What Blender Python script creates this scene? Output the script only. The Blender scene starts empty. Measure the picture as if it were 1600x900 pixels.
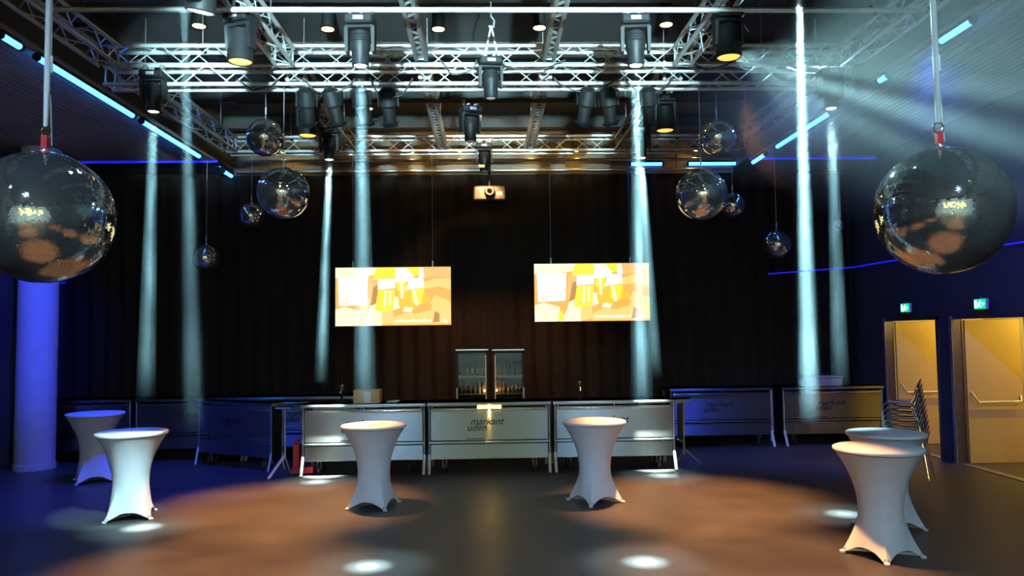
import bpy, math, random
from mathutils import Vector, Matrix, Quaternion
random.seed(7)
R = math.radians
PI = math.pi
SC = bpy.context.scene
COL = SC.collection

# ------------------------------------------------------------------ camera
F = 1200.0                     # focal length in pixels of the 1600x900 frame
CAMZ = 2.32
YAW, PITCH, ROLL = math.atan(38 / F), math.atan(70 / F), 0.0125
fw = Vector((math.sin(YAW) * math.cos(PITCH), math.cos(YAW) * math.cos(PITCH), math.sin(PITCH)))
rt0 = Vector((math.cos(YAW), -math.sin(YAW), 0))
up0 = rt0.cross(fw)
rt = math.cos(ROLL) * rt0 - math.sin(ROLL) * up0
up = math.sin(ROLL) * rt0 + math.cos(ROLL) * up0
CP = Vector((0, 0, CAMZ))
cam_d = bpy.data.cameras.new('camera')
cam_d.sensor_width = 36
cam_d.lens = F / 1600 * 36
cam_d.clip_end = 100
cam_d.clip_start = 0.05
cam = bpy.data.objects.new('camera', cam_d)
COL.objects.link(cam)
m3 = Matrix((rt, up, -fw)).transposed()
cam.matrix_world = Matrix.Translation(CP) @ m3.to_4x4()
SC.camera = cam


def ray(px, py):
    return (fw + rt * ((px - 800) / F) - up * ((py - 450) / F)).normalized()


def on_z(px, py, z):
    d = ray(px, py)
    return CP + d * ((z - CAMZ) / d.z)


def on_y(px, py, y):
    d = ray(px, py)
    return CP + d * (y / d.y)


def on_x(px, py, x):
    d = ray(px, py)
    return CP + d * (x / d.x)


# ------------------------------------------------------------------ world and view
w = bpy.data.worlds.new('world')
SC.world = w
w.use_nodes = True
w.node_tree.nodes['Background'].inputs[0].default_value = (0.02, 0.02, 0.03, 1)
w.node_tree.nodes['Background'].inputs[1].default_value = 0.05
SC.view_settings.view_transform = 'Standard'
SC.view_settings.look = 'None'
SC.view_settings.exposure = 0.0
SC.view_settings.gamma = 1.0
SC.view_settings.use_curve_mapping = False
SC.cycles.use_denoising = True
SC.cycles.max_bounces = 7
SC.cycles.glossy_bounces = 4
SC.cycles.volume_bounces = 0
SC.cycles.sample_clamp_indirect = 4.0
SC.cycles.caustics_reflective = False
SC.cycles.caustics_refractive = False


def spot(name, pos, target, watts, color, deg, blend=0.3, rad=0.05):
    ld = bpy.data.lights.new(name, 'SPOT')
    ld.energy = watts
    ld.color = color
    ld.spot_size = R(deg)
    ld.spot_blend = blend
    ld.shadow_soft_size = rad
    o = bpy.data.objects.new(name, ld)
    COL.objects.link(o)
    o.location = pos
    d = Vector(target) - Vector(pos)
    o.rotation_euler = d.to_track_quat('-Z', 'Y').to_euler()
    return o


def point(name, pos, watts, color, rad=0.05):
    ld = bpy.data.lights.new(name, 'POINT')
    ld.energy = watts
    ld.color = color
    ld.shadow_soft_size = rad
    o = bpy.data.objects.new(name, ld)
    COL.objects.link(o)
    o.location = pos
    return o


COOL = (0.52, 0.91, 1.0)
AMBER = (1.0, 0.42, 0.13)
BLUE = (0.02, 0.05, 1.0)
# cool front fill on the tables, added above the camera
spot('front_fill', (-3.2, 1.2, 5.6), (-1.0, 10.0, 0.6), 900, (0.34, 0.62, 1.0), 64, 0.7, 0.1)
spot('front_fill', (3.2, 1.2, 5.6), (2.6, 9.6, 0.6), 800, (0.34, 0.66, 1.0), 64, 0.7, 0.1)
# blue wash along the sides
spot('blue_wash', (-4.9, 9.0, 5.4), (-7.9, 12.8, 3.4), 2600, BLUE, 38, 0.8, 0.1)
spot('blue_wash', (-4.9, 11.6, 5.4), (-6.0, 12.6, 0.0), 1500, BLUE, 70, 0.8, 0.1)
spot('blue_wash', (4.9, 8.2, 5.4), (8.0, 12.0, 3.6), 950, BLUE, 60, 0.9, 0.1)
spot('blue_wash', (4.9, 12.6, 5.4), (5.8, 14.3, 0.2), 800, BLUE, 60, 0.8, 0.1)
# white light thrown across the truss work and warm light on the rear truss
for (a_, b_, w_, d_, k_) in (((-1.3, 2.0, 4.3), (-1.7, 9.7, 5.85), 15000, 15, 2.3), ((1.3, 2.0, 4.3), (1.0, 9.7, 5.85), 15000, 15, 2.0)):
    o_ = spot('truss_wash', a_, b_, w_, COOL, d_, 0.7, 0.08)
    o_.scale = (k_, 1, 1)
spot('truss_wash', (-2.46, 6.75, 5.15), (-3.6, 9.7, 5.85), 3600, COOL, 26, 0.6, 0.06)
spot('table_wash', (-2.46, 6.6, 5.1), (-4.75, 10.0, 0.5), 2800, COOL, 13, 0.6, 0.06)
o_ = spot('rear_truss_wash', (0.1, 10.9, 5.45), (0, 14.3, 5.95), 900, (1.0, 0.74, 0.40), 18, 0.8, 0.06)
o_.scale = (5.0, 1, 1)
spot('curtain_wash', (0.0, 13.6, 5.2), (0.0, 16.3, 2.6), 1000, (1.0, 0.45, 0.16), 80, 0.9, 0.08)
# the rig goes on over the part of the hall behind the camera
for yy in (4.2, 0.6, -3.6):
    for sx in (-1, 1):
        spot('amber_wash', (sx * 2.55, yy, 5.15), (sx * 2.7, yy - 0.1, 0), 3600, AMBER, 42, 0.8, 0.09)
for (xx, yy) in ((-4.4, 3.4), (4.4, 3.2), (-1.6, -2.2), (1.6, -2.2)):
    spot('moving_head_light', (xx, yy, 5.1), (xx, yy, 0), 26000, COOL, 4.0, 0.4, 0.05)
for xx in (-4.5, 0.0, 4.5):  # added fill on the rear wall, brightens what the mirror balls reflect
    spot('wall_fill', (xx, -6.4, 6.2), (xx, -9.0, 3.0), 6500, (0.66, 0.90, 0.86), 110, 0.6, 0.15)

# ------------------------------------------------------------------ materials
MATS = {}


def mat(name, color=(0.5, 0.5, 0.5), rough=0.5, metal=0.0, emit=None, estr=0.0, noise=0.0, nscale=8.0,
        bump=0.0, bscale=60.0, spec=0.5, stretch=None, alpha=None, trans=0.0):
    if name in MATS:
        return MATS[name]
    m = bpy.data.materials.new(name)
    m.use_nodes = True
    nt = m.node_tree
    b = nt.nodes['Principled BSDF']
    b.inputs['Base Color'].default_value = (*color, 1)
    b.inputs['Roughness'].default_value = rough
    b.inputs['Metallic'].default_value = metal
    b.inputs['Specular IOR Level'].default_value = spec
    if trans:
        b.inputs['Transmission Weight'].default_value = trans
    if emit:
        b.inputs['Emission Color'].default_value = (*emit, 1)
        b.inputs['Emission Strength'].default_value = estr
    if noise or bump:
        tc = nt.nodes.new('ShaderNodeTexCoord')
        mp = nt.nodes.new('ShaderNodeMapping')
        if stretch:
            mp.inputs['Scale'].default_value = stretch
        nt.links.new(tc.outputs['Object'], mp.inputs[0])
    if noise:
        n = nt.nodes.new('ShaderNodeTexNoise')
        n.inputs['Scale'].default_value = nscale
        n.inputs['Detail'].default_value = 5
        nt.links.new(mp.outputs[0], n.inputs['Vector'])
        cr = nt.nodes.new('ShaderNodeMapRange')
        cr.inputs['From Min'].default_value = 0.25
        cr.inputs['From Max'].default_value = 0.75
        cr.inputs['To Min'].default_value = 1 - noise
        cr.inputs['To Max'].default_value = 1 + noise
        nt.links.new(n.outputs['Fac'], cr.inputs['Value'])
        mx = nt.nodes.new('ShaderNodeVectorMath')
        mx.operation = 'SCALE'
        mx.inputs[0].default_value = color
        nt.links.new(cr.outputs[0], mx.inputs['Scale'])
        nt.links.new(mx.outputs[0], b.inputs['Base Color'])
        r2 = nt.nodes.new('ShaderNodeMapRange')
        r2.inputs['To Min'].default_value = max(0.02, rough - 0.08)
        r2.inputs['To Max'].default_value = min(1, rough + 0.08)
        nt.links.new(n.outputs['Fac'], r2.inputs['Value'])
        nt.links.new(r2.outputs[0], b.inputs['Roughness'])
    if bump:
        n2 = nt.nodes.new('ShaderNodeTexNoise')
        n2.inputs['Scale'].default_value = bscale
        nt.links.new(mp.outputs[0], n2.inputs['Vector'])
        bp = nt.nodes.new('ShaderNodeBump')
        bp.inputs['Strength'].default_value = bump
        bp.inputs['Distance'].default_value = 0.01
        nt.links.new(n2.outputs['Fac'], bp.inputs['Height'])
        nt.links.new(bp.outputs[0], b.inputs['Normal'])
    MATS[name] = m
    return m


M_FLOOR = mat('dark_vinyl', (0.060, 0.055, 0.052), 0.42, noise=0.25, nscale=1.5, bump=0.06, bscale=140)
M_WALL = mat('dark_paint', (0.035, 0.034, 0.045), 0.7, noise=0.15)
M_CEIL = mat('ceiling_paint', (0.030, 0.027, 0.026), 0.8, noise=0.2, nscale=2)
M_SLAT = mat('dark_slat_wood', (0.30, 0.28, 0.27), 0.6, noise=0.3, nscale=3, stretch=(8, 0.6, 8))
M_BULK = mat('brown_board', (0.10, 0.065, 0.035), 0.5, noise=0.25, nscale=2)
M_CURT = mat('black_velvet', (0.016, 0.012, 0.010), 0.95, noise=0.2, nscale=6, spec=0.1)
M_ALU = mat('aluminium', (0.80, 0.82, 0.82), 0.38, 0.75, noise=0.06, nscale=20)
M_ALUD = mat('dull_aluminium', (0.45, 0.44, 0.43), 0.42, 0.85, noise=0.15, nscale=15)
M_STEEL = mat('brushed_steel', (0.50, 0.54, 0.50), 0.44, 1.0, noise=0.10, nscale=5, stretch=(1, 1, 60))
for _m in (M_STEEL,):
    _b = _m.node_tree.nodes['Principled BSDF']
    _b.inputs['Anisotropic'].default_value = 1.0
    _cv = _m.node_tree.nodes.new('ShaderNodeCombineXYZ')
    _cv.inputs[2].default_value = 1.0
    _m.node_tree.links.new(_cv.outputs[0], _b.inputs['Tangent'])
M_CHROME = mat('chrome', (0.85, 0.85, 0.87), 0.08, 1.0)
M_BLACK = mat('black_metal', (0.009, 0.009, 0.010), 0.5, 0.0, noise=0.2, spec=0.18)
M_RUBBER = mat('black_rubber', (0.015, 0.015, 0.015), 0.7)
M_CLOTH = mat('white_stretch_cloth', (0.80, 0.80, 0.82), 0.75, bump=0.05, bscale=300, spec=0.2, noise=0.02)
M_MIRROR = mat('mirror_glass', (0.86, 0.90, 0.87), 0.05, 0.93)
M_CORE = mat('ball_core', (0.04, 0.04, 0.04), 0.6)
M_WPAINT = mat('white_paint', (0.85, 0.82, 0.76), 0.4)
M_RED = mat('red_paint', (0.62, 0.03, 0.03), 0.4)
M_BOXW = mat('plywood_box', (0.72, 0.36, 0.10), 0.55, noise=0.15, nscale=3, stretch=(1, 1, 12))
M_PAPER = mat('paper', (0.75, 0.68, 0.5), 0.8)
M_GREY = mat('grey_plastic', (0.25, 0.25, 0.27), 0.5)
M_DOOR = mat('door_laminate', (0.62, 0.46, 0.13), 0.55, noise=0.06, nscale=2)
M_FRAME = mat('door_frame_steel', (0.10, 0.09, 0.10), 0.35, 0.6)
M_CORR = mat('corridor_paint', (0.75, 0.70, 0.50), 0.8)
M_COLUMN = mat('concrete_column', (0.55, 0.55, 0.56), 0.7, noise=0.06, nscale=3)
M_ROPE = mat('pale_webbing', (0.70, 0.69, 0.62), 0.8)
M_WIRE = mat('wire_rope', (0.35, 0.35, 0.35), 0.4, 0.8)
M_WHITELENS = mat('lit_white_lens', (1, 1, 1), 0.2, emit=(0.85, 1.0, 1.0), estr=14)
M_AMBLENS = mat('lit_amber_lens', (1, 0.7, 0.2), 0.3, emit=(1.0, 0.55, 0.10), estr=1.5)
M_DIMLENS = mat('dim_lens', (0.5, 0.45, 0.42), 0.15, emit=(1.0, 0.75, 0.65), estr=0.10)
M_DOWN = mat('lit_downlight', (1, 0.8, 0.4), 0.3, emit=(1.0, 0.62, 0.22), estr=16)
M_LED = mat('blue_led_tube', (0.2, 0.4, 1), 0.3, emit=(0.028, 0.22, 1.0), estr=13)
M_LEDD = mat('dim_blue_led', (0.1, 0.1, 1), 0.3, emit=(0.01, 0.015, 1.0), estr=0.75)
M_LAMPW = mat('under_counter_lamp', (1, 0.7, 0.2), 0.3, emit=(1.0, 0.60, 0.12), estr=16)
M_GLASS = mat('fridge_glass', (0.9, 0.95, 0.95), 0.02, trans=1.0)
M_BROWN = mat('brown_bottle_glass', (0.30, 0.12, 0.03), 0.12)
M_PALEB = mat('pale_bottle_glass', (0.65, 0.60, 0.42), 0.12)
M_CAN = mat('can_metal', (0.6, 0.58, 0.5), 0.25, 0.9)
M_FRIN = mat('fridge_lining', (0.10, 0.10, 0.10), 0.4)
M_FRLED = mat('fridge_lamp', (1, 0.7, 0.3), 0.3, emit=(1.0, 0.6, 0.2), estr=0.5)
M_EXITG = mat('exit_green', (0, 0.4, 0.15), 0.4, emit=(0.0, 0.55, 0.22), estr=1.6)
M_EXITW = mat('exit_white', (1, 1, 1), 0.4, emit=(0.85, 1.0, 0.9), estr=2.2)
M_INK = mat('black_print', (0.012, 0.012, 0.012), 0.5)
M_GRNLED = mat('green_indicator', (0.5, 1, 0.2), 0.4, emit=(0.55, 1.0, 0.15), estr=2.5)
M_YELLED = mat('yellow_indicator', (1, 0.8, 0.2), 0.4, emit=(1, 0.75, 0.1), estr=2.5)
M_BLULED = mat('blue_indicator', (0.1, 0.1, 1), 0.4, emit=(0.1, 0.06, 1.0), estr=2.0)
M_CHAIRB = mat('blue_chair_shell', (0.16, 0.15, 0.46), 0.2)
M_WINLIT = mat('lit_foyer_glass', (1, 0.8, 0.3), 0.4, emit=(1.0, 0.80, 0.22), estr=2.2)


# ------------------------------------------------------------------ mesh builder
class MB:
    def __init__(self):
        self.v, self.f, self.mi = [], [], []

    def quadmesh(self, vs, fs, mi=0):
        b = len(self.v)
        self.v += [tuple(p) for p in vs]
        for f in fs:
            self.f.append(tuple(i + b for i in f))
            self.mi.append(mi)
        return self

    def box(self, x0, x1, y0, y1, z0, z1, mi=0):
        vs = [(x, y, z) for z in (z0, z1) for y in (y0, y1) for x in (x0, x1)]
        return self.quadmesh(vs, [(0, 2, 3, 1), (4, 5, 7, 6), (0, 1, 5, 4), (2, 6, 7, 3), (0, 4, 6, 2), (1, 3, 7, 5)], mi)

    def bbox(self, x0, x1, y0, y1, z0, z1, b=0.01, mi=0):
        """box with chamfered edges along all three axes"""
        vs, idx = [], {}
        for sx, X in ((-1, (x0, x1)), (1, (x0, x1))):
            for sy in (-1, 1):
                for sz in (-1, 1):
                    cx = x0 if sx < 0 else x1
                    cy = y0 if sy < 0 else y1
                    cz = z0 if sz < 0 else z1
                    for ax in range(3):
                        p = [cx - sx * b, cy - sy * b, cz - sz * b]
                        p[ax] = (cx, cy, cz)[ax]
                        idx[(sx, sy, sz, ax)] = len(vs)
                        vs.append(p)
        fs = []
        for ax in range(3):
            o = [a for a in range(3) if a != ax]
            for s in (-1, 1):
                ring = []
                for a, c in ((-1, -1), (1, -1), (1, 1), (-1, 1)):
                    k = [0, 0, 0]
                    k[ax] = s
                    k[o[0]] = a
                    k[o[1]] = c
                    ring.append(idx[(*k, ax)])
                flip = (s < 0) != (ax == 1)
                fs.append(tuple(reversed(ring)) if flip else tuple(ring))
        for ax in range(3):                      # edges run along ax
            o = [a for a in range(3) if a != ax]
            for a in (-1, 1):
                for c in (-1, 1):
                    k1, k2 = [0] * 3, [0] * 3
                    k1[ax], k2[ax] = -1, 1
                    for k in (k1, k2):
                        k[o[0]], k[o[1]] = a, c
                    fs.append((idx[(*k1, o[0])], idx[(*k2, o[0])], idx[(*k2, o[1])], idx[(*k1, o[1])]))
        for sx in (-1, 1):
            for sy in (-1, 1):
                for sz in (-1, 1):
                    fs.append(tuple(idx[(sx, sy, sz, a)] for a in range(3)))
        return self.quadmesh(vs, fs, mi)

    def tube(self, pts, r, n=8, cap=True, mi=0):
        pts = [Vector(p) for p in pts]
        rs = r if isinstance(r, (list, tuple)) else [r] * len(pts)
        vs, fs = [], []
        ref = None
        for i, p in enumerate(pts):
            a = pts[max(0, i - 1)]
            c = pts[min(len(pts) - 1, i + 1)]
            d = (c - a).normalized()
            if ref is None:
                ref = Vector((0, 0, 1)) if abs(d.z) < 0.9 else Vector((1, 0, 0))
            u = (ref - d * ref.dot(d)).normalized()
            ref = u
            v = d.cross(u)
            for k in range(n):
                t = 2 * PI * (k + 0.5) / n
                vs.append(p + (u * math.cos(t) + v * math.sin(t)) * rs[i])
        for i in range(len(pts) - 1):
            for k in range(n):
                k2 = (k + 1) % n
                fs.append((i * n + k, i * n + k2, (i + 1) * n + k2, (i + 1) * n + k))
        if cap:
            fs.append(tuple(reversed(range(n))))
            fs.append(tuple(range((len(pts) - 1) * n, len(pts) * n)))
        return self.quadmesh(vs, fs, mi)

    def lathe(self, prof, n=24, c=(0, 0, 0), mi=0, caps=True):
        vs, fs = [], []
        for (r, z) in prof:
            for k in range(n):
                t = 2 * PI * k / n
                vs.append((c[0] + r * math.cos(t), c[1] + r * math.sin(t), c[2] + z))
        for i in range(len(prof) - 1):
            for k in range(n):
                k2 = (k + 1) % n
                fs.append((i * n + k, i * n + k2, (i + 1) * n + k2, (i + 1) * n + k))
        if caps:
            fs.append(tuple(reversed(range(n))))
            fs.append(tuple(range((len(prof) - 1) * n, len(prof) * n)))
        return self.quadmesh(vs, fs, mi)

    def mesh(self, name, mats, smooth=False):
        me = bpy.data.meshes.new(name)
        me.from_pydata(self.v, [], self.f)
        for m in (mats if isinstance(mats, (list, tuple)) else [mats]):
            me.materials.append(m)
        if any(self.mi):
            me.polygons.foreach_set('material_index', self.mi)
        if smooth:
            me.polygons.foreach_set('use_smooth', [True] * len(me.polygons))
            try:
                me.set_sharp_from_angle(angle=R(38))
            except Exception:
                pass
        me.update()
        return me

    def build(self, name, mats, parent=None, smooth=False, loc=(0, 0, 0)):
        o = bpy.data.objects.new(name, self.mesh(name, mats, smooth))
        COL.objects.link(o)
        o.parent = parent
        o.location = loc
        return o


def tag(o, label=None, cat=None, group=None, kind=None):
    if label:
        o['label'] = label
    if cat:
        o['category'] = cat
    if group:
        o['group'] = group
    if kind:
        o['kind'] = kind
    return o


def empty(name, loc, label, cat, group=None, rz=0.0):
    o = bpy.data.objects.new(name, None)
    COL.objects.link(o)
    o.empty_display_size = 0.1
    o.location = loc
    o.rotation_euler = (0, 0, rz)
    return tag(o, label, cat, group)


def link_copy(src, parent=None):
    c = src.copy()
    COL.objects.link(c)
    c.parent = parent
    for ch in src.children:
        link_copy(ch, c)
    return c


def copy_thing(src, loc, label, rz=0.0, group=None, rot=None):
    c = link_copy(src)
    c.location = loc
    c.rotation_euler = rot if rot else (0, 0, rz)
    c['label'] = label
    if group:
        c['group'] = group
    return c


def struct(o, label=None):
    o['kind'] = 'structure'
    if label:
        o['label'] = label
    return o


def text_mesh(body, size, shear=0.0, mat_=None, bold=0.0, depth=0.002):
    cu = bpy.data.curves.new('lettering', 'FONT')
    cu.body = body
    cu.size = size
    cu.shear = shear
    cu.offset = bold
    cu.extrude = depth
    cu.resolution_u = 3
    t = bpy.data.objects.new('lettering_tmp', cu)
    COL.objects.link(t)
    dg = bpy.context.evaluated_depsgraph_get()
    me = bpy.data.meshes.new_from_object(t.evaluated_get(dg))
    bpy.data.objects.remove(t)
    me.materials.clear()
    me.materials.append(mat_)
    return me


def text_obj(name, body, size, loc, parent, m, shear=0.0, bold=0.0, rot=(PI / 2, 0, 0), depth=0.002):
    o = bpy.data.objects.new(name, text_mesh(body, size, shear, m, bold, depth))
    COL.objects.link(o)
    o.parent = parent
    o.location = loc
    o.rotation_euler = rot
    return o


# ------------------------------------------------------------------ room shell
XL, XR, YB, YF = -8.9, 8.0, 16.8, -9.0
ZC, ZS = 6.8, 5.8
struct(MB().box(XL - 0.3, 12.0, YF - 0.3, YB + 0.3, -0.2, 0).build('floor', M_FLOOR))
struct(MB().box(-5.35, 5.35, YF, YB, ZC, ZC + 0.2).build('ceiling', M_CEIL))
struct(MB().box(XL - 0.3, XL, YF, YB, 0, 7).build('wall_left', M_WALL))
struct(MB().box(XL - 0.3, 12.0, YB, YB + 0.3, 0, 7).build('wall_back', M_WALL))
struct(MB().box(XL - 0.3, 12.0, YF - 0.3, YF, 0, 7).build('wall_front', mat('front_wall_paint', (0.30, 0.31, 0.30), 0.8, noise=0.1)))
# right wall with two doorways
O1, O2, DH = (13.42, 15.25), (11.15, 13.02), 2.52
wr = MB()
for a, b in ((YF, O2[0]), (O2[1], O1[0]), (O1[1], YB)):
    wr.box(XR, XR + 0.12, a, b, 0, 7)
for a, b in (O1, O2):
    wr.box(XR, XR + 0.12, a, b, DH, 7)
struct(wr.build('wall_right', M_WALL))
# corridor behind the doors
struct(MB().box(10.9, 11.1, 6, YB, 0, 3.0).build('wall_corridor', M_CORR))
struct(MB().box(XR + 0.12, 11.1, 6, YB, 3.0, 3.1).build('ceiling_corridor', M_CORR))
struct(MB().box(XR + 0.12, 10.9, YB - 0.2, YB - 0.02, 0, 3.0).build('wall_corridor_end', M_CORR))
struct(MB().box(XR + 0.12, 10.9, 5.9, 6.0, 0, 3.0).build('wall_corridor_near', M_CORR))
for y in (10.4, 12.2, 14.4):
    la = point('corridor_lamp_light', (9.9, y, 2.75), 62, (1.0, 0.68, 0.16), 0.12)
    cl = MB().lathe([(0.13, 0.0), (0.15, -0.02), (0.13, -0.05), (0.05, -0.06)], 20).build('ceiling_lamp', M_DOWN, None, True, (9.9, y, 3.0))
    tag(cl, 'round warm ceiling lamp in the yellow corridor behind the doors', 'lamp', 'corridor ceiling lamps')
# side soffits (lowered slatted ceilings) with a dark board above them
for s, nm in ((-1, 'left'), (1, 'right')):
    x0, x1 = (XL, -5.35) if s < 0 else (5.35, XR)
    so = struct(MB().box(x0, x1, YF, YB, ZS + 0.03, ZC + 0.2).build('ceiling_' + nm, M_CEIL))
    sl = MB()
    x = x0 + 0.03
    while x < x1 - 0.09:
        sl.box(x, x + 0.085, YF, 15.2, ZS, ZS + 0.028)
        x += 0.11
    so2 = sl.build('ceiling_slat', M_SLAT, so)
    so2['kind'] = 'stuff'
    tr = MB().box(x0 + 0.02, x1 - 0.02, 15.3, 15.36, ZS - 0.012, ZS + 0.03)
    tag(tr.build('led_strip', M_LEDD), 'thin blue LED line set across the slatted ceiling at the %s' % ('column side' if s < 0 else 'door side'), 'LED strip')
# ceiling beams
for i, y in enumerate((5.2, 7.4, 9.4, 11.6, 13.8, 15.6)):
    b = MB().box(-5.35, 5.35, y, y + 0.22, ZC - 0.25, ZC)
    struct(b.build('trim_%d' % (i + 1), M_CEIL))
# bulkhead above the curtain
bk = struct(MB().box(-5.35, 5.35, 16.3, 16.5, 5.72, ZC).build('wall_bulkhead', M_BULK))
for i in range(22):
    x = -5.1 + i * 0.485
    MB().box(x - 0.012, x + 0.012, 16.27, 16.30, 5.80, 6.15).build('batten', M_BULK, bk)

# curtain -------------------------------------------------------------
def curtain(name, x0, x1, y, z0, z1, label):
    cm = MB()
    n = int((x1 - x0) / 0.045)
    rows = 7
    vs = []
    for j in range(rows + 1):
        z = z0 + (z1 - z0) * j / rows
        for i in range(n + 1):
            x = x0 + (x1 - x0) * i / n
            a = 0.055 * (1 - 0.35 * j / rows)
            yy = y + a * math.sin(x * 2 * PI / 0.34 + 0.8 * math.sin(x * 1.7) + 0.15 * j) + 0.02 * math.sin(x * 5.1 + j)
            vs.append((x, yy, z))
    fs = []
    for j in range(rows):
        for i in range(n):
            a = j * (n + 1) + i
            fs.append((a, a + 1, a + n + 2, a + n + 1))
    cm.quadmesh(vs, fs)
    root = empty(name, ((x0 + x1) / 2, y, z0), label, 'curtain')
    o = cm.build('drape', M_CURT, root, True)
    o.location = (-(x0 + x1) / 2, -y, -z0)
    MB().box(x0, x1, y - 0.02, y + 0.02, z1 - 0.02, z1 + 0.06).build('heading', M_CURT, root, loc=(-(x0 + x1) / 2, -y, -z0))
    MB().box(x0, x1, y - 0.075, y + 0.075, z0, z0 + 0.05).build('hem', M_CURT, root, loc=(-(x0 + x1) / 2, -y, -z0))


curtain('stage_curtain', XL + 0.05, 7.9, 16.35, 0.0, 5.70, 'black pleated backdrop curtain hanging across the rear of the hall')

# curtain rails: two polished pipes under the bulkhead
for k, (z, yy) in enumerate(((5.90, 15.75), (5.73, 15.95))):
    t = empty('curtain_rail', (0, yy, z), ('upper' if k == 0 else 'lower') + ' polished pipe running along the brown bulkhead above the curtain', 'pipe')
    MB().tube([(-5.2, 0, 0), (5.2, 0, 0)], 0.03, 10).build('pipe', M_ALUD, t, True)
    for i in range(10):
        x = -4.8 + i * 1.06
        MB().tube([(x, 0, 0.02), (x, 16.28 - yy, 0.10)], 0.012, 6).build('bracket', M_BLACK, t)
for x in (-4.2, -1.55, -0.55, 0.95, 1.9, 4.4):
    lm = empty('rail_lamp', (x, 15.86, 6.10), 'small amber lamp over the polished curtain pipes', 'lamp', 'amber lamps along the curtain pipes')
    MB().lathe([(0.05, 0.10), (0.05, 0.02), (0.055, 0.0)], 14).build('housing', M_BLACK, lm, True)
    MB().lathe([(0.044, 0.001), (0.044, -0.003)], 14).build('lens', M_AMBLENS, lm)
    MB().box(-0.01, 0.01, 0, 0.42, 0.04, 0.06).build('arm', M_BLACK, lm)
    point('rail_lamp_light', (x, 15.86, 6.06), 6, (1.0, 0.62, 0.08), 0.03)

# doors ---------------------------------------------------------------
def doorway(n, o, label):
    a, b = o
    fr = MB()
    for y in (a, b):
        s = 1 if y == a else -1
        fr.box(XR - 0.03, XR + 0.13, y, y + s * 0.06, 0, DH)
    fr.box(XR - 0.03, XR + 0.13, a, b, DH - 0.06, DH)
    d = struct(fr.build('door_%d' % n, M_FRAME), label)
    MB().box(XR - 0.045, XR - 0.03, b - 0.05, b + 0.03, 0, DH).build('edge_strip', M_ALUD, d)
    # leaf opened outward at a right angle, hinged on the far jamb
    y = b - 0.07
    leaf = MB().bbox(XR + 0.14, XR + 1.10, y - 0.045, y, 0.015, DH - 0.08, 0.004).build('leaf', M_DOOR, d)
    MB().box(XR + 0.14, XR + 1.10, y - 0.049, y - 0.045, 0.78, 0.92).build('kick_band', mat('door_band', (0.42, 0.34, 0.16), 0.5), leaf)
    pb = MB()
    pb.tube([(XR + 0.20, y - 0.05, 1.22), (XR + 0.28, y - 0.12, 1.05), (XR + 1.02, y - 0.12, 1.05), (XR + 1.06, y - 0.05, 1.14)], 0.017, 8)
    pb.build('panic_bar', M_ALU, leaf, True)
    # second leaf on the near jamb
    y = a + 0.07
    l2 = MB().bbox(XR + 0.14, XR + 1.10, y, y + 0.045, 0.015, DH - 0.08, 0.004).build('leaf', M_DOOR, d)
    MB().tube([(XR + 0.20, y + 0.05, 1.22), (XR + 0.28, y + 0.12, 1.05), (XR + 1.02, y + 0.12, 1.05), (XR + 1.06, y + 0.05, 1.14)], 0.017, 8).build('panic_bar', M_ALU, l2, True)
    MB().box(XR - 0.02, XR + 0.13, a, b, 0.0, 0.012).build('threshold', M_ALUD, d)
    return d


doorway(1, O1, 'dark framed double doorway with yellow leaves standing open behind the chair stack')
doorway(2, O2, 'dark framed double doorway with yellow leaves standing open, away from the curtain')


def exit_sign(px, py, label):
    p = on_x(px, py, XR - 0.15)
    e = empty('exit_sign', p, label, 'exit sign', 'green exit signs', rz=R(-90))
    W, H = 0.15, 0.085
    MB().bbox(-W, W, 0, 0.05, -H, H, 0.006).build('housing', M_WPAINT, e)
    MB().box(-W + 0.006, W - 0.006, -0.004, 0, -H + 0.006, H - 0.006).build('green_face', M_EXITG, e)
    g = MB()
    y0, y1 = -0.007, -0.004
    g.box(-0.125, -0.075, y0, y1, -0.06, 0.06)                                   # doorway
    def limb(pts, wd):
        for (ax, az), (bx, bz) in zip(pts[:-1], pts[1:]):
            d = Vector((bx - ax, bz - az)).normalized()
            nx, nz = -d.y * wd, d.x * wd
            g.quadmesh([(ax + nx, y0, az + nz), (bx + nx, y0, bz + nz), (bx - nx, y0, bz - nz), (ax - nx, y0, az - nz)], [(0, 3, 2, 1)])
    limb([(0.01, 0.03), (-0.01, -0.015)], 0.013)
    limb([(-0.01, -0.015), (-0.035, -0.03), (-0.04, -0.06)], 0.008)
    limb([(-0.01, -0.015), (0.015, -0.035), (0.05, -0.045)], 0.008)
    limb([(0.012, 0.03), (-0.03, 0.02), (-0.045, 0.0)], 0.006)
    limb([(0.012, 0.03), (0.035, 0.01), (0.05, 0.02)], 0.006)
    g.quadmesh([(0.018 + 0.012 * math.cos(t * PI / 4), y0, 0.055 + 0.012 * math.sin(t * PI / 4)) for t in range(8)], [tuple(range(8))])
    limb([(0.075, 0.0), (0.125, 0.0)], 0.007)
    g.quadmesh([(0.085, y0, 0.035), (0.062, y0, 0.0), (0.085, y0, -0.035)], [(0, 1, 2)])
    g.build('pictogram', M_EXITW, e)
    MB().tube([(0, 0.03, H), (0, 0.03, H + 0.03)], 0.01, 6).build('bracket', M_GREY, e)
    MB().box(-0.02, 0.02, 0.05, 0.12, -0.02, 0.02).build('wall_bracket', M_GREY, e)


exit_sign(1414, 481, 'lit green exit sign over the doorway next to the chair stack')
exit_sign(1531, 475, 'lit green exit sign over the doorway farther from the curtain')

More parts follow.
